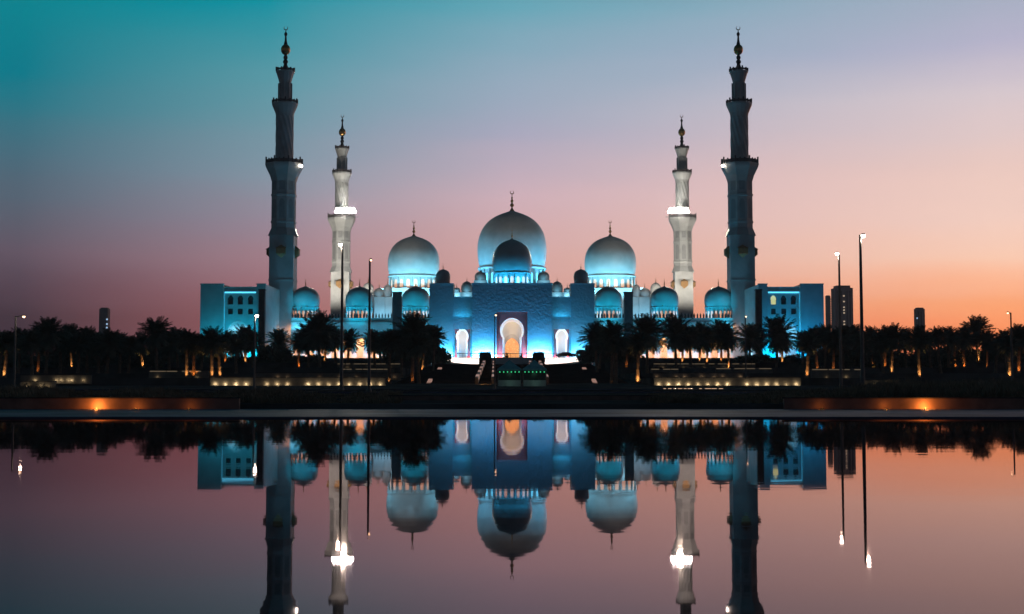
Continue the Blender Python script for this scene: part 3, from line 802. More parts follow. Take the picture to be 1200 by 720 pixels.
# lamps on the balconies
def flood_bank(root, s):
    """row of stadium floodlights on the inner front edge of the rear balcony (s = side of the mosque)"""
    cx, cy = root.location.x, root.location.y
    k = YM / FPX
    z = PZ(194.3, YM) + 2.6
    for j in range(2):
        for i in range(7 - j):
            x = cx - s * (-1.6 + i * 1.35 + j * 0.6); zj = z - 0.1 + j * 1.25
            b = MB(); b.tube((x, cy - 6.55, zj), (x, cy - 6.0, zj), 0.58, 0.30, 14)
            b.tube((x, cy - 6.2, z - 2.2), (x, cy - 6.2, zj - 0.4), 0.08, n=6)
            f = b.build('floodlight', M['dark_metal'], root)
            b = MB(); b.tube((x, cy - 6.62, zj), (x, cy - 6.555, zj), 0.54, 0.54, 14)
            b.build('lens', M['flood'], f)
    light('POINT', 'flood_spill', (cx - s * 2.4, cy - 7.4, z + 0.6), 9000, (1.0, 0.96, 0.86), radius=0.5)
    b = MB(); b.box(cx - s * 8.0 if s > 0 else cx - 2.6, cx + 2.6 if s > 0 else cx - s * 8.0, cy - 6.4, cy - 6.0, z - 2.4, z - 2.2)
    b.build('lamp_rail', M['dark_metal'], root)
flood_bank(m3, -1); flood_bank(m4, 1)
def balcony_lamp(root, s):
    cx, cy = root.location.x, root.location.y
    x = cx + s * 5.9; z = PZ(194.3, YM) - 0.6
    b = MB(); b.box(x - 0.3, x + 0.3, cy - 2.6, cy - 1.9, z - 0.3, z + 0.4); f = b.build('floodlight', M['dark_metal'], root)
    b = MB(); b.lathe(x, cy - 2.75, [(0.1, z - 0.35), (0.42, z - 0.1), (0.42, z + 0.2), (0.1, z + 0.45)], 10); b.build('lens', M['lamp_white'], f)
balcony_lamp(m1, 1); balcony_lamp(m2, -1)
# the rear minarets are floodlit from the courtyard roofs; their own lamps wash the domes and the inner sides of the front minarets
for s in (-1, 1):
    cx = s * XM
    for dx, e in ((-20, 60000), (20, 60000)):
        light('SPOT', 'minaret_flood', (cx + dx, 560, 24), e, (1.0, 0.93, 0.80), target=(cx, 592, 62), spot=R(70), blend=0.8, radius=0.6)
    light('SPOT', 'minaret_high_flood', (cx - s * 8, 583, 66), 9000, (1.0, 0.95, 0.82), target=(cx, 592, 96), spot=R(60), blend=0.9, radius=0.6)
    light('SPOT', 'dome_flood', (cx - s * 5, 584, 63), 24000, (1.0, 0.96, 0.86), target=(s * 22, 650, 45), spot=R(75), blend=0.8, radius=1.2)
    light('SPOT', 'court_flood', (cx - s * 3, 585, 72), 80000, (1.0, 0.86, 0.68), target=(s * 66, 445, 50), spot=R(70), blend=0.7, radius=1.2)

# ------------------------------------------------------------------ prayer hall with its three great domes
def prayer_hall():
    Y = 650.0
    root = empty('prayer_hall', (0, Y, PODZ), 'white prayer hall behind the gatehouse carrying the three largest glowing domes', 'prayer hall')
    zt = PZ(352, Y - 24)
    b = MB(); b.box(-66, 66, Y - 24, Y + 26, PODZ, zt); b.build('hall_wall', M['marble'], root)
    kx = Y / FPX
    # main dome
    zb = PZ(336, Y)
    b = MB(); b.box(-18.5, 18.5, Y - 18.5, Y + 18.5, zt, zb); b.build('dome_podium', M['marble'], root)
    dome(root, 0, Y, 40.6 * kx, PZ(313, Y), zb, PZ(246.5, Y), PZ(223, Y), windows=24, n=72, wmat=M['led_cyan'])
    for s in (-1, 1):
        xs = s * 115.6 * kx
        zs = PZ(340, Y)
        b = MB(); b.box(-14 + xs, 14 + xs, Y - 14, Y + 14, zt, zs); b.build('dome_podium', M['marble'], root)
        dome(root, xs, Y, 30.3 * kx, PZ(323, Y), zs, PZ(276, Y), PZ(258, Y), windows=20, n=64)
        # stair towers beside the side domes with little domes
        for u, r, vt in ((444, 7.0, 337.5), (454, 5.5, 333), (431, 6.5, 331)):
            yy = Y - 30 if u != 431 else Y - 60
            cx = -s * PX(u, yy)
            if s > 0: cx = -PX(u, yy)
            else: cx = PX(u, yy)
            w = r * yy / FPX
            b = MB(); b.box(cx - w * 1.05, cx + w * 1.05, yy - w, yy + w, PODZ, PZ(348.5 if u != 431 else 345, yy)); b.build('stair_tower', M['marble'], root)
            zr = PZ(348.5 if u != 431 else 345, yy)
            dome(root, cx, yy, w, zr + 0.3, zr - 0.1, PZ(vt, yy), PZ(vt - 6, yy), windows=8, lit=False, n=28)
        # small domes seen in the gaps beside the gatehouse
        for u, r, vt, yy in ((547, 6.8, 329.5, 560), (535, 4.5, 337, 590), (563, 7.0, 318, 610)):
            cx = PX(u, yy) * (1 if s < 0 else -1)
            w = r * yy / FPX
            zr = PZ(343 if u != 563 else 329, yy)
            b = MB(); b.box(cx - w * 1.1, cx + w * 1.1, yy - w, yy + w, PODZ, zr); b.build('roof_turret', M['marble'], root)
            dome(root, cx, yy, w, zr + 0.3, zr - 0.1, PZ(vt, yy), PZ(vt - 5, yy), windows=8, lit=False, n=28)
            light('POINT', 'turret_light', (cx, yy - w * 2.2, zr - 1.5), 500, (0.25, 0.72, 1.0), parent=root, radius=0.4)
        # cyan dome lights at the foot of the side dome
        for a in (-165, -125, -90, -55, -15):
            lx, ly = xs + 23 * math.cos(R(a)), Y + 23 * math.sin(R(a))
            light('SPOT', 'side_dome_light', (lx, ly, zs - 3.0), 16000 * random.uniform(0.8, 1.25), (0.20, 0.72, 0.98), target=(xs, Y, zs + 8), spot=R(110), blend=0.9, parent=root, radius=0.5)
        light('AREA', 'hall_front_light', (s * 58, Y - 42, zt - 12), 2600, (0.25, 0.70, 1.0), target=(s * 58, Y - 24, zt), size=14, size_y=1, parent=root)
    for a in (-170, -140, -40, -10, -90):
        lx, ly = 30 * math.cos(R(a)), Y + 30 * math.sin(R(a))
        light('SPOT', 'main_dome_light', (lx, ly, zb - 4.0), 27000 * random.uniform(0.8, 1.25), (0.10, 0.60, 0.98), target=(0, Y, zb + 12), spot=R(110), blend=0.9, parent=root, radius=0.5)
prayer_hall()

# ------------------------------------------------------------------ podium edge, stairs, railing
def podium():
    # bowed white plinth of the forecourt
    root = empty('forecourt_plinth', (0, 396, PODZ - 3), 'bright white bowed plinth under the gatehouse forecourt, lit along its front', 'plinth')
    b = MB(); n = 40; W = 21.5
    top = []; bot = []
    vs = []
    for i in range(n + 1):
        t = -1 + 2 * i / n
        y = 396 - 3.2 * (1 - t * t)
        d = 0.35 + 1.55 * (1 - t ** 4)
        vs += [(W * t, y, PODZ + 0.12), (W * t, y, PODZ + 0.12 - d), (W * t, 402, PODZ + 0.12), (W * t, 402, PODZ + 0.12 - d)]
    fs = []
    for i in range(n):
        a, c_ = 4 * i, 4 * i + 4
        fs += [(a + 1, c_ + 1, c_, a), (a, c_, c_ + 2, a + 2), (a + 3, c_ + 3, c_ + 1, a + 1), (a + 2, c_ + 2, c_ + 3, a + 3)]
    fs += [(0, 2, 3, 1), (4 * n, 4 * n + 1, 4 * n + 3, 4 * n + 2)]
    b.add(vs, fs); b.build('plinth_face', M['reveal'], root)
    for x in (-13.5, 13.5):
        lo_ = light('AREA', 'plinth_light', (x, 389.6, PODZ - 1.5), 330, (1.0, 0.80, 0.72), target=(x, 393.2, PODZ - 1.2), size=14, size_y=0.3, parent=root)
        lo_.data.spread = R(45)
podium()
def stairs():
    root = empty('grand_staircase', (0, 255, 0.85), 'wide dark granite staircase climbing from the forecourt up to the gatehouse', 'staircase')
    b = MB(); n = 48; y0, y1 = 255.0, 388.0; z0, z1 = 0.9, PODZ - 1.85
    for i in range(n):
        ya = y0 + (y1 - y0) * i / n
        z = z0 + (z1 - z0) * (i + 1) / n
        b.add([(-22, ya, z - (z1 - z0) / n - 0.02), (22, ya, z - (z1 - z0) / n - 0.02), (22, ya, z), (-22, ya, z), (22, ya + (y1 - y0) / n, z), (-22, ya + (y1 - y0) / n, z)], [(0, 1, 2, 3), (3, 2, 4, 5)])
    b.build('steps', M['stair'], root)
    def zz(y): return z0 + (z1 - z0) * (y - y0) / (y1 - y0)
    # balustrades: outer pair and the two inner flights, with lit panels
    lines = []
    for s in (-1, 1):
        for (ua, va, ub, vb, nm) in ((553.5, 458, 568, 424, 6), (575.5, 457, 579, 424, 6)):
            lines.append((s, ua, va, ub, vb, nm))
    for s, ua, va, ub, vb, nm in lines:
        Ya, Yb = 258.0, 386.0
        xa, xb = -s * (PX(ua, 230)), -s * (PX(ub, 388))
        b = MB()
        w = 0.28
        vs = []
        for (x, y) in ((xa, Ya), (xb, Yb)):
            z = zz(y)
            vs += [(x - w, y, z), (x + w, y, z), (x + w, y, z + 1.25), (x - w, y, z + 1.25)]
        b.add(vs, [(0, 1, 2, 3), (7, 6, 5, 4), (0, 4, 5, 1), (1, 5, 6, 2), (2, 6, 7, 3), (3, 7, 4, 0)])
        bal = b.build('balustrade', M['terrace'], root)
        for i in range(5):
            f0 = (i + 0.2) / 5; f1 = (i + 0.62) / 5
            b = MB(); vs = []
            for f in (f0, f1):
                x = xa + (xb - xa) * f; y = Ya + (Yb - Ya) * f; z = zz(y)
                vs += [(x - w - 0.03, y, z + 0.55), (x + w + 0.03, y, z + 0.55), (x + w + 0.03, y, z + 1.29), (x - w - 0.03, y, z + 1.29)]
            b.add(vs, [(0, 1, 2, 3), (7, 6, 5, 4), (0, 4, 5, 1), (1, 5, 6, 2), (2, 6, 7, 3), (3, 7, 4, 0)])
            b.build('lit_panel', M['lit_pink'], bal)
    # outer newel slabs, pale and tilted, their lit look put in as emission
    for s in (-1, 1):
        for (u, va, vb, Y) in ((513.5, 430.5, 438, 340), (502, 444, 452.5, 262)):
            x = PX(u, Y) * -s; z_lo, z_hi = PZ(vb, Y), PZ(va, Y)
            dx = 2.2 * Y / FPX * s * -1 * -1
            b = MB(); w = 2.2 * Y / FPX
            lean = (1.6 * Y / FPX) * (1 if s < 0 else -1) * -1
            lean = -lean if False else lean
            lo = x + lean * -1 * -1; hi = x - lean
            vs = [(lo - w, Y, z_lo), (lo + w, Y, z_lo), (hi + w, Y + 3, z_hi), (hi - w, Y + 3, z_hi)]
            vs += [(p[0], p[1] + 0.5, p[2] - 0.3) for p in vs]
            b.add(vs, [(0, 1, 2, 3), (7, 6, 5, 4), (0, 4, 5, 1), (1, 5, 6, 2), (2, 6, 7, 3), (3, 7, 4, 0)])
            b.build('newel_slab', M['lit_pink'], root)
    light('POINT', 'stair_foot_light', (-5.2, 253, 1.6), 130, ORANGE, parent=root, radius=0.3)
    light('POINT', 'stair_foot_light', (5.4, 253, 1.6), 60, (1, 0.35, 0.15), parent=root, radius=0.3)
stairs()
for s, w in ((-1, 'left'), (1, 'right')):
    Y = 393; u = 600 + s * 31
    x = PX(u, Y); h = 7.2 * Y / FPX
    root = empty('stair_pier', (x, Y, PODZ - 1.8), 'squat dark stone pier at the %s of the stair head, before the glowing arch' % w, 'pier', 'piers at the stair head')
    b = MB(); b.box(x - h, x + h, Y - 4.2, Y - 1.2, PODZ - 2.2, PZ(415.5, Y)); b.build('pier_block', M['stair'], root)
    b = MB(); b.box(x - h * 0.85, x + h * 0.85, Y - 4.0, Y - 1.4, PZ(415.5, Y) + 0.003, PZ(413, Y)); b.build('pier_cap', M['stair'], root)
root = empty('railing', (0, 397, PODZ), 'thin dark railing along the podium edge in front of the arches', 'railing')
b = MB(); b.box(-15.5, 19, 391.95, 392.05, PODZ + 1.15, PODZ + 1.32); b.build('rail', M['dark_metal'], root)
b = MB()
for i in range(24):
    x = -15.4 + i * 1.5
    b.box(x - 0.05, x + 0.05, 391.95, 392.05, PODZ + 0.1, PODZ + 1.15)
b.build('baluster', M['dark_metal'], root)

# ------------------------------------------------------------------ terrace walls with uplights
def wall_run(label, Y, u0, u1, vtop, zb, lamps=0, e=10, colr=WARM, group=None, thick=0.35, mt='terrace', Yl=0.24, jit=0.0, dark=(), strip=0):
    x0, x1 = PX(u0, Y), PX(u1, Y); zt = PZ(vtop, Y)
    root = empty('terrace_wall', ((x0 + x1) / 2, Y, zb), label, 'wall', group)
    b = MB(); b.box(x0, x1, Y, Y + thick, zb - 0.4, zt); b.build('wall_face', M[mt], root)
    b = MB(); b.box(x0 - 0.05, x1 + 0.05, Y - 0.06, Y + thick + 0.05, zt + 0.003, zt + 0.10); b.build('coping', M['stair'], root)
    if strip:                                  # patchy glowing band under the coping stands for light on the ledge
        b = MB(); xx = x0 + 0.2
        while xx < x1 - 0.8:
            w = min(random.uniform(0.8, 3.2), x1 - 0.1 - xx)
            b.box(xx, xx + w, Y - 0.05, Y - 0.003, zt - 0.22, zt - 0.05); xx += w + random.choice([0.15, 0.3, 0.9])
        b.build('ledge_glow', M['dim_strip'], root)
    for i in range(lamps):
        if i in dark: continue
        x = x0 + (x1 - x0) * (i + 0.5) / lamps + random.uniform(-jit, jit)
        b = MB(); b.lathe(x, Y - Yl, [(0.10, zb - 0.05), (0.10, zb + 0.06), (0.08, zb + 0.08)], 8); b.build('uplight', M['can'], root)
        light('POINT', 'uplight_glow', (x, Y - Yl, zb + 0.20), e * 1.0 * random.uniform(0.6, 1.4), colr, parent=root, radius=0.08)
    return root
G = 'terrace walls below the mosque'
CREAM = (1.0, 0.74, 0.42)
wall_run('long low terrace wall with a row of cream uplights, left of the central stairs', 239.5, 247, 452, 442.8, 0.85, 17, 26, CREAM, G, dark=(4, 8))
wall_run('long low terrace wall with a row of cream uplights, right of the central stairs', 239.5, 766, 938, 442.8, 0.85, 15, 26, CREAM, G, dark=(8,))
wall_run('dim second-tier terrace wall left of the stairs, three faint warm lamps', 269.5, 300, 470, 437.5, 2.15, 6, 2, WARM, G, jit=2)
wall_run('dim second-tier terrace wall right of the stairs, few faint warm lamps', 269.5, 765, 870, 437.5, 2.15, 7, 3, WARM, G, jit=1)
wall_run('third-tier terrace wall with a thin pale glow for its lit ledge, left of the stairs', 304.5, 398, 462, 432.2, 3.1, 0, 6, CREAM, G, strip=1)
wall_run('third-tier terrace wall with a thin pale glow for its lit ledge, right of the stairs', 304.5, 762, 795, 432.2, 3.1, 0, 6, CREAM, G, strip=1)
wall_run('third-tier terrace wall below the right pavilion with a thin glow for its lit ledge', 304.5, 838, 905, 431.5, 3.1, 0, 5, CREAM, G, strip=1)
wall_run('topmost terrace wall under the left arcade, faintly lit', 344.5, 395, 470, 426, 4.5, 3, 2, CREAM, G, strip=1)
wall_run('topmost terrace wall under the right arcade, faintly lit', 344.5, 765, 885, 426, 4.5, 5, 2, CREAM, G, strip=1)
wall_run('low terrace wall with a bright yellowish strip, far left under the palms', 238, 25, 108, 440.0, 1.55, 9, 7, CREAM, G, jit=1.5, dark=(0, 1))
wall_run('lowest wall at far left just above the hedge, lit in patches', 205, 25, 66, 447.5, 0.65, 6, 4, CREAM, G, jit=1)
wall_run('dim wall behind lit trunks between far left palms and the left pavilion', 258, 175, 245, 434.5, 2.15, 2, 2, CREAM, G, jit=1.5, strip=1)
wall_run('dim wall right of the right pavilion under the palms', 268, 950, 1010, 432.5, 2.15, 2, 2, CREAM, G, jit=1.0, strip=1)
wall_run('small wall with a cream glow behind the grass bed, right of the tall lamps', 205, 1010, 1052, 446, 0.65, 4, 8, CREAM, G, jit=0.6)

# ------------------------------------------------------------------ foreground garden walls
def garden_wall(label, x0, x1, Y, zt, lamp_x, powers):
    root = empty('garden_wall', ((x0 + x1) / 2, Y, 0), label, 'wall', 'garden walls beyond the pool')
    b = MB(); b.box(x0, x1, Y, Y + 0.4, 0.0, zt); b.build('wall_face', M['wall_clay'], root)
    b = MB(); b.box(x0 - 0.05, x1 + 0.05, Y - 0.05, Y + 0.45, zt + 0.003, zt + 0.07); b.build('coping', M['stair'], root)
    for x, p in zip(lamp_x, powers):
        b = MB(); b.lathe(x, Y - 0.5, [(0.12, 0.04), (0.12, 0.10), (0.09, 0.11)], 10); b.build('uplight', M['can'], root)
        light('POINT', 'wall_glow', (x, Y - 0.45, 0.2), p * 1.3, (1.0, 0.30, 0.05), parent=root, radius=0.06)
YG = 88.0
garden_wall('long low clay garden wall at left beyond the pool, glowing orange at one lamp', -75, PX(281, YG), YG, PZ(467.2, YG), [PX(117, YG), PX(163, YG), PX(225, YG)], [70, 7, 3])
garden_wall('long low clay garden wall at right beyond the pool, glowing orange at one lamp', PX(918, YG), 75, YG, PZ(467.2, YG), [PX(1081, YG), PX(1035, YG), PX(960, YG)], [70, 6, 3])
garden_wall('dark middle garden wall set back beyond the pool, with a faint rusty top edge', PX(455, 104), PX(770, 104), 104.0, PZ(464.5, 104), [PX(480, 104), PX(560, 104)], [4, 3])

# ------------------------------------------------------------------ street lamps
def lamp_mast(u, v, Y, label, arm=1, r=0.11, lens='lamp_white', head=0.5, power=0, armlen=0.9):
    head *= 0.52
    x, zt = PX(u, Y, v), PZ(v, Y)
    z0 = ground_z(Y) if Y > 150 else 0.4
    xp = x - arm * armlen
    root = empty('street_lamp', (xp, Y, z0), label, 'street lamp', 'street lamps around the pool road')
    b = MB(); b.tube((xp, Y, z0), (xp, Y, zt + 0.05), r * 1.25, r * 0.75, 10); b.lathe(xp, Y, [(r * 2.2, z0), (r * 2.2, z0 + 0.25), (r * 1.4, z0 + 0.5)], 10)
    b.build('pole', M['pole_metal'], root)
    if armlen > 0.05:
        b = MB(); b.tube((xp, Y, zt - 0.1), (x, Y, zt + 0.12), r * 0.55, n=8); b.build('arm', M['pole_metal'], root)
    b = MB(); b.lathe(x, Y, [(head * 0.25, zt + 0.20), (head * 0.6, zt + 0.16), (head * 0.75, zt + 0.05)][::-1], 12); hd = b.build('lamp_head', M['dark_metal'], root)
    b = MB(); b.lathe(x, Y, [(head * 0.10, zt - 0.62 * head), (head * 0.40, zt - 0.5 * head), (head * 0.58, zt - 0.22 * head), (head * 0.6, zt + 0.045)], 12); b.build('lens', M[lens], hd)
    if power: light('POINT', 'lamp_glow', (x, Y, zt - 0.5), power, (1.0, 0.8, 0.6), parent=root, radius=0.15)
    return root
lamp_mast(28, 371, 187, 'short street lamp with an arm, leftmost, before the far left palms', 1, 0.14, 'lamp_warm', 0.6, 60, 1.1)
lamp_mast(301, 370, 187, 'medium street lamp with bright star-like head before the left pavilion', 1, 0.12, 'lamp_white', 0.75, 90, 0.25)
lamp_mast(399, 286.5, 170, 'tall lit mast lamp standing in front of the rear left minaret', -1, 0.17, 'lamp_white', 0.8, 350, 0.25)
lamp_mast(434.5, 305, 154, 'tall dark mast lamp with dim head before the left arcade', 1, 0.14, 'lamp_warm', 0.42, 0, 0.1)
lamp_mast(981, 297.5, 154, 'tall dark mast lamp, left of the pair by the right tower block', -1, 0.14, 'lamp_white', 0.65, 60, 0.2)
lamp_mast(1011.5, 276, 140, 'tallest mast lamp, its upper pole lit, right of the pair at right', 1, 0.17, 'lamp_white', 0.75, 350, 0.3)
lamp_mast(1181, 367, 190, 'short dark street lamp, rightmost, before the last palms', -1, 0.13, 'lamp_warm', 0.4, 0, 0.4)
lamp_mast(874, 371, 258, 'small street lamp before the inner edge of the right pavilion', 1, 0.13, 'lamp_warm', 0.55, 0, 0.1)
lamp_mast(581, 369.5, 190, 'thin dark lamp post against the glowing gatehouse panel', 1, 0.09, 'lamp_warm', 0.42, 0, 0.15)

# ------------------------------------------------------------------ small road lights
def road_light(u, v, Y, w, label, lens='lamp_orange'):
    x, z = PX(u, Y, v), PZ(v, Y)
    h = w * Y / FPX / 2
    root = empty('road_light', (x, Y, z - 0.25), label, 'light', 'low lights along the road')
    b = MB(); b.box(x - h, x + h, Y, Y + 0.25, ground_z(Y) - 0.05, z - 0.10); b.build('plinth', M['stair'], root)
    b = MB(); b.box(x - h * 0.95, x + h * 0.95, Y - 0.02, Y + 0.2, z - 0.10 + 0.003, z + 0.10); b.build('lens', M[lens], root)
for u, w, lb in ((546, 5, 'low orange road light left of the stair foot'), (602, 6, 'low orange road light in front of the two tents'), (660, 6, 'low orange road light right of the stair foot'),
                 (719, 3, 'tiny orange road light just left of the long bar light'), (735, 15, 'long bar of pinkish road light between stairs and right wall'), (750, 4, 'short road light just right of the long bar light')):
    road_light(u, 457, 185, w, lb)
names = ['first', 'second', 'third', 'fourth', 'fifth', 'sixth', 'seventh', 'eighth', 'ninth', 'tenth', 'eleventh', 'twelfth', 'thirteenth', 'fourteenth', 'fifteenth', 'sixteenth', 'seventeenth', 'eighteenth', 'nineteenth', 'twentieth', 'twenty-first', 'twenty-second', 'twenty-third', 'twenty-fourth', 'twenty-fifth', 'twenty-sixth', 'twenty-seventh', 'twenty-eighth', 'twenty-ninth', 'thirtieth']
for i, (u, w) in enumerate(((779, 3), (785, 4), (791, 3), (797, 5), (803, 3), (809, 6), (821, 3), (830, 7), (837, 6), (845, 5), (853, 4), (859, 7), (866, 4))):
    road_light(u, 456.2 if i < 10 else 457, 186, w, '%s from the left of the small road lights below the right uplit wall' % names[i], 'lamp_low')

# ------------------------------------------------------------------ two tents on the forecourt
def tent(u0, u1, side):
    Y = 228.0
    x0, x1 = PX(u0, Y), PX(u1, Y); xm = (x0 + x1) / 2
    z0 = ground_z(Y)
    root = empty('pyramid_tent', (xm, Y + 2.2, z0), '%s of two teal pyramid tents at the stair foot, green bulbs under its eaves' % side, 'tent', 'tents at the stair foot')
    ze, zp = PZ(432.5, Y), PZ(421.5, Y)
    d = 4.4
    b = MB()
    vs = [(x0 - 0.1, Y, ze), (x1 + 0.1, Y, ze), (x1 + 0.1, Y + d, ze), (x0 - 0.1, Y + d, ze)]
    mid = [((p[0] - xm) * 0.45 + xm, (p[1] - Y - d / 2) * 0.45 + Y + d / 2, ze + (zp - ze) * 0.5) for p in vs]
    low = [(p[0], p[1], ze - 0.28) for p in vs]
    b.add(low + vs + mid + [(xm, Y + d / 2, zp)], [(i, (i + 1) % 4, 4 + (i + 1) % 4, 4 + i) for i in range(4)] + [(4 + i, 4 + (i + 1) % 4, 8 + (i + 1) % 4, 8 + i) for i in range(4)] + [(8 + i, 8 + (i + 1) % 4, 12) for i in range(4)])
    b.build('canopy', M['tent'], root)
    for px_, py_ in ((x0, Y + 0.1), (x1, Y + 0.1), (x1, Y + d - 0.1), (x0, Y + d - 0.1)):
        b = MB(); b.tube((px_, py_, z0), (px_, py_, ze), 0.06, n=6); b.build('post', M['pole_metal'], root)
    b = MB(); b.box(x0 + 0.05, x1 - 0.05, Y + 0.05, Y + 0.09, z0, z0 + 1.0); b.build('skirt', M['tent_side'], root)
    b = MB(); b.box(x0 + 0.05, x1 - 0.05, Y + d - 0.08, Y + d - 0.04, z0, ze - 0.2); b.build('back_panel', M['shadow_stone'], root)
    b = MB()
    for i in range(6):
        x = x0 + (x1 - x0) * (i + 0.5) / 6
        b.lathe(x, Y + 0.25, [(0.03, ze - 0.62), (0.10, ze - 0.54), (0.10, ze - 0.46), (0.03, ze - 0.38)], 8)
    b.build('bulb', M['lamp_green'], root)
    light('POINT', 'tent_glow', (xm, Y + d / 2, ze - 0.7), 5, (0.3, 1.0, 0.6), parent=root, radius=0.3)
    light('POINT', 'tent_front_fill', (xm, Y - 1.2, z0 + 0.6), 5.0, (0.5, 1.0, 0.8), parent=root, radius=0.3)  # added fill with no fitting, brightens canopy and skirt
tent(583.5, 610.5, 'left'); tent(613, 640, 'right')

# ------------------------------------------------------------------ car and planter on the podium
def car():
    Y = 391.0; x0, x1 = PX(651, Y), PX(676, Y); z0 = PODZ + 0.12
    root = empty('parked_car', ((x0 + x1) / 2, Y + 1.4, z0), 'long low dark car parked on the podium right of the glowing arch', 'car')
    L = x1 - x0
    def side(f, h): return (x0 + L * f, z0 + h)
    pr = [side(0, .35), side(0, .75), side(.05, .92), side(.22, 1.0), side(.33, 1.48), side(.62, 1.5), side(.80, 1.02), side(.98, .95), side(1, .7), side(1, .35)]
    b = MB(); b.plate(pr, [], Y, 1.9); b.build('body', M['car'], root)
    b = MB(); b.plate([side(.26, 1.04), side(.345, 1.42), side(.61, 1.44), side(.74, 1.05)], [], Y - 0.012, 0.01); b.build('side_window', M['tower_glass'], root)
    for f in (.17, .82):
        for yy in (Y - 0.06, Y + 1.72):
            b = MB(); b.tube((x0 + L * f, yy, z0 + .36), (x0 + L * f, yy + .24, z0 + .36), .36, n=18); w = b.build('wheel', M['rubber'], root)
            b = MB(); b.tube((x0 + L * f, yy - 0.02, z0 + .36), (x0 + L * f, yy + .02, z0 + .36), .22, n=14); b.build('rim', M['pale_stone'], w)
car()
def agave(u, Y, h, label):
    x = PX(u, Y); z0 = PODZ + 0.12
    root = empty('potted_agave', (x, Y, z0), label, 'plant', 'potted plants at the stair head')
    b = MB(); b.lathe(x, Y, [(0.35, z0), (0.5, z0 + 0.5), (0.55, z0 + 0.52)], 12); b.build('pot', M['stair'], root)
    b = MB()
    for i in range(22):
        a = random.uniform(0, 2 * PI); e = random.uniform(0.3, 1.4); l = h * random.uniform(0.7, 1.1)
        d = Vector((math.cos(a) * math.cos(e), math.sin(a) * math.cos(e), math.sin(e)))
        p0 = Vector((x, Y, z0 + 0.5)); sdw = d.cross(Vector((0, 0, 1))).normalized() * 0.09
        p1 = p0 + d * l * 0.5; p2 = p0 + d * l - Vector((0, 0, 0.15 * l))
        b.add([p0 - sdw, p0 + sdw, p1 + sdw * 1.3, p1 - sdw * 1.3, p2], [(0, 1, 2, 3), (3, 2, 4)])
    b.build('leaves', M['leaf'], root)
agave(594, 392.6, 1.3, 'spiky dark potted plant before the glowing gilded screen, left of centre')
agave(611, 392.6, 0.8, 'small dark potted plant before the glowing screen, right of centre')

# ------------------------------------------------------------------ distant towers
def tower(u0, u1, vtop, Y, label, kind):
    x0, x1 = PX(u0, Y), PX(u1, Y); zt = PZ(vtop, Y)
    root = empty('tower_block', ((x0 + x1) / 2, Y, 0), label, 'tower block', 'distant tower blocks')
    w = x1 - x0
    b = MB(); b.box(x0, x1, Y, Y + w, 0, zt)
    if kind == 'serrated':
        nfl = int(zt / 3.6)
        for i in range(nfl): b.box(x1, x1 + 1.6, Y, Y + w * .8, i * 3.6 + 0.2, i * 3.6 + 1.6)
    b.build('body', M['tower_body'], root)
    b = MB(); b.box(x0 + w * .12, x1 - w * .12, Y + w * .1, Y + w * .9, zt + 0.01, zt + w * .14); b.build('roof_plant', M['tower_body'], root)
    if kind in ('wide', 'thin'):
        b = MB()
        cols = (0.12, 0.28, 0.62, 0.78) if kind == 'wide' else (0.2, 0.5)
        for cf in cols:
            b.box(x0 + w * cf, x0 + w * (cf + .10), Y - 0.5, Y - 0.05, 20, zt - 4)
        b.build('glazing', M['tower_glass'], root)
    b = MB()
    if kind == 'wide':
        for i in range(26):
            if random.random() < 0.8: b.box(x0 + w * .44, x0 + w * .53, Y - .6, Y - .1, zt - 12 - i * 3.9, zt - 10.2 - i * 3.9)
        b.build('lit_stairwell', M['tower_light'], root)
    elif kind == 'thin':
        for i in range(14):
            if random.random() < 0.6: b.box(x0 + w * .02, x0 + w * .12, Y - .6, Y - .1, zt - 14 - i * 4.5, zt - 12 - i * 4.5)
        b.build('lit_window', M['blue_window'], root)
    elif kind == 'left':
        for i in (3.4, 5.0, 6.2, 8.8): b.box(x1 - w * .14, x1 + .4, Y - .6, Y - .1, zt - i * 3.8 - 1.9, zt - i * 3.8)
        b.build('lit_window', M['blue_window'], root)
tower(115.5, 125.5, 362, 1800, 'lone dark tower block far left above the palms, two blue-white lit windows', 'left')
tower(979.5, 1000.5, 337.5, 1900, 'widest distant tower block with a lit vertical stairwell, right of the pavilion', 'wide')
tower(969, 974, 347, 2100, 'narrow distant tower block with toothed balcony edge, touching the right pavilion', 'serrated')
tower(1074.5, 1084.5, 362, 1900, 'slim distant tower block alone above the right palms, blue lit left edge', 'thin')

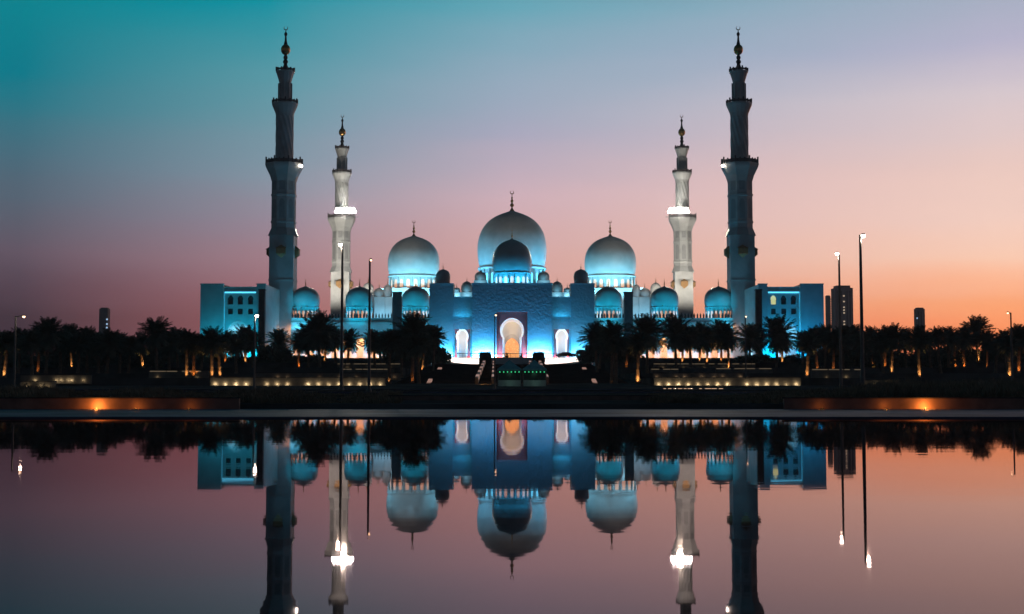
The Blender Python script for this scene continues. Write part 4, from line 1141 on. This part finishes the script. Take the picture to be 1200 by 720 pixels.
# ------------------------------------------------------------------ date palms
def crown_mesh(seed, Rc):
    """feather fronds with leaflets around the origin"""
    rnd = random.Random(seed); b = MB()
    nf = 88
    for i in range(nf):
        f = (i + 0.5) / nf
        el0 = R(86) - R(140) * f ** 0.9 + rnd.uniform(-.12, .12)
        a = i * 2.39996 + rnd.uniform(-.25, .25)
        L = Rc * rnd.uniform(0.86, 1.12) * (0.92 + 0.14 * math.sin(PI * min(1, f * 1.1)))
        h = Vector((math.cos(a), math.sin(a), 0)); side = Vector((-math.sin(a), math.cos(a), 0))
        p = Vector((0, 0, 0)); K = 8; e = el0; pts = [p.copy()]; dirs = []
        droop = rnd.uniform(0.05, 0.13)
        for k in range(K):
            d = h * math.cos(e) + Vector((0, 0, math.sin(e))); dirs.append(d)
            p = p + d * (L / K); pts.append(p.copy()); e -= droop * (0.4 + k / K)
        for k in range(K):
            d = dirs[k]; up = side.cross(d).normalized(); t0 = k / K
            w = 0.035 * (1 - t0) + 0.012
            b.add([pts[k] - side * w, pts[k] + side * w, pts[k + 1] + side * w * .8, pts[k + 1] - side * w * .8], [(0, 1, 2, 3)])
            if k == 0: continue
            for q in range(2):
                base = pts[k] + (pts[k + 1] - pts[k]) * (q * 0.5)
                t = (k + q * .5) / K
                ll = L * 0.27 * (math.sin(PI * min(1, 0.18 + t * 0.80)) ** 0.7) * rnd.uniform(.8, 1.15)
                for sg in (-1, 1):
                    ld = (side * sg * 0.86 + d * 0.55 + up * rnd.uniform(-.05, .30) - Vector((0, 0, 0.22))).normalized()
                    wd = d * 0.075 * Rc / 3.2
                    b.add([base - wd, base + wd, base + ld * ll * .6 + wd * 1.0, base + ld * ll, base + ld * ll * .6 - wd * .8], [(0, 1, 2, 3, 4)])
    # old frond bases and date stalks under the heart
    for i in range(16):
        a = i * 2.4; h = Vector((math.cos(a), math.sin(a), 0))
        b.tube(h * .12 + Vector((0, 0, -.1)), h * .5 + Vector((0, 0, .25 - .5 * (i % 3) * .4)), .09, .03, 5)
    return b
crown_protos = {}
def palm(u, vc, Y, rpx, lit, label, group, lean=0.0):
    key = (int(abs(u) * 7 + vc)) % 6
    if rpx < 20: vc += 2.5
    z0 = ground_z(Y)
    if Y < 392 and abs(PX(u, Y)) < 24.5: z0 = 0.85 + (PODZ - 2.8 - 0.85) * max(0, Y - 255) / 139
    x, zc = PX(u, Y, vc), PZ(vc, Y)
    rc = rpx * (1.14 if rpx > 17 else 1.03) * Y / FPX
    root = empty('date_palm', (x, Y, z0), label, 'palm tree', group)
    zc -= 0.12 * rc
    b = MB(); pr = []; n = 14; h = zc - z0
    rnd = random.Random(int(u * 13))
    cx_, cy_ = lean, rnd.uniform(-.2, .2)
    vs = []; fs = []; m = 9
    for i in range(n + 1):
        f = i / n
        r = (0.34 - 0.10 * f) * (1.0 + (0.10 if i % 2 else -0.04)) + (0.16 if i == 0 else 0) + (0.10 if i >= n - 1 else 0)
        for j in range(m):
            a = 2 * PI * j / m
            vs.append((x - cx_ * (1 - f) ** 1.5 + r * math.cos(a), Y + cy_ * math.sin(PI * f) + r * math.sin(a), z0 - 0.1 + (h + 0.25) * f))
    for i in range(n):
        for j in range(m): fs.append((i * m + j, i * m + (j + 1) % m, (i + 1) * m + (j + 1) % m, (i + 1) * m + j))
    b.add(vs, fs); b.build('trunk', M['trunk'], root)
    if key not in crown_protos:
        me = crown_mesh(100 + key, 3.2)
        o = me.build('crown', M['frond']); o.parent = root
        crown_protos[key] = o.data
    else:
        o = bpy.data.objects.new('crown', crown_protos[key]); col.objects.link(o); o.parent = root
    o.location = (0, 0, zc - z0); o.scale = (rc / 3.2,) * 3
    o.rotation_euler = (0, 0, rnd.uniform(0, 6.28))
    if lit:
        e, cc = lit
        light('SPOT', 'trunk_uplight', (x - cx_ + rnd.uniform(-.3, .3), Y - 0.95, z0 + 0.15), e, cc, target=(x - cx_ * .7, Y, z0 + 1.9), spot=R(75), blend=0.9, parent=root, radius=0.06)
    return root
OR1 = (1.0, 0.33, 0.06); OR2 = (1.0, 0.50, 0.16)
lo, me_, hi_ = (130, OR1), (300, OR1), (520, OR2)
# (u, crown centre v, distance, crown radius px, trunk light)
far_left = [(2, 396, 258, 15, None), (9, 398, 250, 17, hi_), (24, 396, 290, 18, None), (36, 398, 262, 17, None), (46, 394, 300, 18, lo), (57, 389, 284, 21, None), (71, 397, 300, 17, None), (83, 392, 325, 18, hi_),
            (93, 399, 290, 16, None), (102, 395, 300, 18, None), (116, 400, 296, 17, None), (128, 398, 286, 18, None), (141, 399, 300, 16, None), (152, 402, 296, 15, None), (166, 399, 318, 16, hi_), (183, 388, 288, 20, None), (198, 397, 300, 18, None), (207, 394, 330, 17, None), (219, 396, 256, 16, hi_), (227, 399, 258, 16, me_)]
mid_left = [(238, 402, 300, 16, None), (248, 396, 256, 19, hi_), (256, 402, 262, 15, hi_), (266, 397, 362, 15, me_), (276, 401, 300, 16, None), (287, 393, 362, 18, hi_), (296, 397, 320, 15, None), (327, 395, 398, 17, None), (350, 398, 340, 15, me_), (362, 392, 330, 19, None), (374, 385, 318, 24, None), (382, 393, 348, 18, hi_), (392, 394, 345, 17, None), (409, 395, 350, 17, None)]
near_left = [(438, 396, 330, 17, None), (456, 396, 258, 17, hi_), (446, 400, 345, 15, None), (470, 398, 300, 19, None), (484, 386, 262, 24, me_), (489, 400, 256, 17, hi_), (497, 392, 346, 18, hi_), (509, 391, 330, 17, None)]
near_right = [(698, 393, 320, 20, None), (704, 396, 345, 16, me_), (718, 392, 257, 20, hi_), (722, 400, 256, 15, hi_), (735, 401, 340, 15, lo), (748, 398, 262, 16, (800, OR2)), (758, 389, 300, 25, None)]
mid_right = [(791, 388, 330, 23, None), (800, 394, 362, 17, hi_), (808, 393, 330, 17, None), (821, 391, 346, 19, hi_), (829, 395, 366, 17, hi_), (845, 391, 352, 20, me_), (853, 394, 340, 17, hi_), (879, 392, 380, 19, None), (889, 394, 390, 15, None), (911, 389, 340, 23, None), (917, 397, 362, 16, hi_)]
far_right = [(941, 396, 330, 15, None), (947, 400, 262, 15, hi_), (955, 393, 300, 17, me_), (967, 390, 330, 17, None), (977, 397, 300, 16, me_), (988, 392, 310, 17, None), (1002, 390, 362, 17, hi_), (1010, 398, 330, 15, None), (1020, 393, 340, 17, me_), (1032, 398, 300, 16, None), (1037, 394, 325, 16, me_), (1046, 392, 300, 18, hi_), (1060, 395, 310, 17, None), (1076, 394, 268, 18, (600, OR2)), (1088, 396, 310, 14, None), (1099, 391, 300, 15, None), (1111, 391, 310, 15, None), (1118, 397, 340, 14, me_), (1128, 393, 330, 16, me_), (1133, 398, 360, 13, hi_), (1144, 387, 345, 20, hi_), (1157, 396, 340, 16, lo), (1168, 402, 300, 13, None), (1178, 396, 290, 17, None), (1182, 402, 262, 14, hi_), (1194, 393, 276, 18, me_), (1206, 394, 290, 18, None)]
def grove(lst, where, grp):
    srt = sorted(lst, key=lambda t: t[0])
    for i, (u, vc, Y, r, lit) in enumerate(srt):
        look = 'date palm with orange-lit trunk' if lit else 'dark date palm in silhouette'
        if r >= 20: look = 'large ' + look
        if r <= 14: look = 'small ' + look
        if u == 327: look = 'slender date palm against bright turquoise light'
        palm(u, vc, Y, r, lit, '%s, %s from left %s' % (look, names[i], where), grp, lean=random.uniform(-.5, .5))
grove(far_left, 'in far left grove', 'date palms far left')
grove(mid_left, 'before the left pavilion', 'date palms before the left pavilion')
grove(near_left, 'left of the central stairs', 'date palms left of the stairs')
grove(near_right, 'right of the central stairs', 'date palms right of the stairs')
grove(mid_right, 'before the right pavilion', 'date palms before the right pavilion')
grove(far_right, 'in far right grove', 'date palms far right')

# ------------------------------------------------------------------ shrubs on the terraces
def shrub_mesh(seed):
    rnd = random.Random(seed); b = MB()
    lobes = [(Vector((rnd.uniform(-.7, .7), rnd.uniform(-.5, .5), rnd.uniform(.3, .75))), rnd.uniform(.35, .6)) for _ in range(7)]
    for i in range(900):
        c_, r = rnd.choice(lobes)
        d = Vector((rnd.gauss(0, 1), rnd.gauss(0, 1), rnd.gauss(0, 1))).normalized()
        p = c_ + d * r * rnd.uniform(.55, 1.0)
        if p.z < 0.02: p.z = rnd.uniform(0.02, 0.2)
        a = Vector((rnd.gauss(0, 1), rnd.gauss(0, 1), rnd.gauss(0, 1))).normalized(); t = a.orthogonal().normalized()
        s = rnd.uniform(.045, .09)
        b.add([p - a * s * 1.6, p + t * s, p + a * s * 1.6, p - t * s], [(0, 1, 2, 3)])
    return b
shrub_protos = []
def shrubs(items, where, grp):
    items = sorted(items)
    for i, (u, Y, w, h) in enumerate(items):
        x = PX(u, Y); z0 = ground_z(Y)
        if len(shrub_protos) < 6:
            o = shrub_mesh(len(shrub_protos)).build('shrub', M['leaf']); shrub_protos.append(o.data)
        else:
            o = bpy.data.objects.new('shrub', shrub_protos[(i * 5 + int(u)) % 6]); col.objects.link(o)
        o.location = (x, Y, z0); o.scale = (w / 2, w / 2, h); o.rotation_euler = (0, 0, random.uniform(0, 6))
        tag(o, '%s dark shrub, %s from left in the row %s' % ('broad' if w > 6.5 else 'small', names[i], where), 'shrub', grp)
rs = random.Random(5)
shrubs([(3 + i * 9.6 + rs.uniform(-3, 3), rs.choice([330, 338, 350, 360]), rs.uniform(5, 8.5), rs.uniform(2.8, 4.6)) for i in range(24)], 'under the far left palms', 'shrubs far left')
shrubs([(238 + i * 12 + rs.uniform(-3, 3), rs.choice([375, 383, 388]), rs.uniform(5, 8), rs.uniform(1.6, 2.6)) for i in range(12)] + [(316, 370, 8, 4.6), (334, 368, 7, 3.6)], 'below the left pavilion', 'shrubs below the left pavilion')
shrubs([(466, 350, 7, 4.2), (477, 345, 7, 5), (488, 352, 7, 5), (499, 360, 7, 4.5), (512, 372, 6, 4.2), (520, 380, 5, 3)], 'left of the stairs under the palms', 'shrubs left of the stairs')
shrubs([(685, 380, 5, 3.6), (694, 372, 6, 4.2), (707, 355, 7, 4.6), (718, 350, 7, 5), (730, 352, 7, 5), (742, 360, 7, 4.4)], 'right of the stairs under the palms', 'shrubs right of the stairs')
shrubs([(872 + i * 12 + rs.uniform(-3, 3), rs.choice([372, 380, 386]), rs.uniform(5, 8), rs.uniform(1.6, 2.6)) for i in range(6)], 'below the right pavilion', 'shrubs below the right pavilion')
shrubs([(948 + i * 10.2 + rs.uniform(-3, 3), rs.choice([330, 340, 350, 360]), rs.uniform(5, 8.5), rs.uniform(2.6, 4.2)) for i in range(26)], 'under the far right palms', 'shrubs far right')

# ------------------------------------------------------------------ ornamental grass beds in front (uncountable)
def grass_bed(name, ux0, ux1, Y0, Y1, hfun, n, seed):
    rnd = random.Random(seed); b = MB(); V = []; F = []
    nt = n // 26
    for _ in range(nt):
        Y = rnd.uniform(Y0, Y1); u = rnd.uniform(ux0, ux1)
        x = PX(u, Y); h = hfun(u, Y) * rnd.uniform(.7, 1.12)
        if h < 0.1: continue
        z0 = ground_z(Y)
        for k in range(26):
            a = rnd.uniform(0, 2 * PI); rr = rnd.uniform(0, .35); out = rnd.uniform(.1, .55) * h
            bx, by = x + rr * math.cos(a), Y + rr * math.sin(a)
            hh = h * rnd.uniform(.55, 1.05)
            w = rnd.uniform(.012, .03)
            ca, sa = math.cos(a + 1.57) * w, math.sin(a + 1.57) * w
            mx, my = bx + out * .35 * math.cos(a), by + out * .35 * math.sin(a)
            tx, ty = bx + out * math.cos(a), by + out * math.sin(a)
            i = len(V)
            V += [(bx - ca, by - sa, z0), (bx + ca, by + sa, z0), (mx + ca, my + sa, z0 + hh * .65), (mx - ca, my - sa, z0 + hh * .65), (tx, ty, z0 + hh)]
            F += [(i, i + 1, i + 2, i + 3), (i + 3, i + 2, i + 4)]
    b.v = V; b.f = F
    return b.build(name, M['grass'], kind='stuff')
def sm(a, b_, x):
    t = max(0, min(1, (x - a) / (b_ - a))); return t * t * (3 - 2 * t)
tag(grass_bed('ornamental_grass', -20, 470, 89.5, 128, lambda u, Y: 0.55 + 0.22 * math.sin(u * .045) + 0.25 * (1 - sm(40, 200, u)) + 0.25 * sm(100, 128, Y) - 0.35 * sm(300, 470, u), 42000, 1), 'dark ornamental grass bed behind the left garden wall', 'grass')
tag(grass_bed('ornamental_grass', 760, 1220, 89.5, 128, lambda u, Y: 0.35 + 0.85 * sm(860, 1100, u) + 0.12 * math.sin(u * .05) + 0.55 * sm(98, 126, Y) * sm(820, 1100, u), 46000, 2), 'taller dry ornamental grass bed behind the right garden wall', 'grass')
tag(grass_bed('ornamental_grass', 440, 790, 106, 126, lambda u, Y: 0.22, 9000, 3), 'low dark grass strip behind the middle garden wall', 'grass')

# ------------------------------------------------------------------ thin dusk haze, a volume added to lift the dark tones
hb = MB(); hb.box(-1650, 1650, -320, 2650, -1.6, 150)
hm = bpy.data.materials.new('dusk_haze'); hm.use_nodes = True
ht = hm.node_tree; ht.nodes.clear()
pv = ht.nodes.new('ShaderNodeVolumePrincipled'); pv.inputs['Density'].default_value = HAZE; pv.inputs['Color'].default_value = (0.85, 0.88, 0.92, 1); pv.inputs['Anisotropy'].default_value = 0.35
ho = ht.nodes.new('ShaderNodeOutputMaterial'); ht.links.new(pv.outputs[0], ho.inputs['Volume'])
hb.build('haze', hm, kind='stuff')
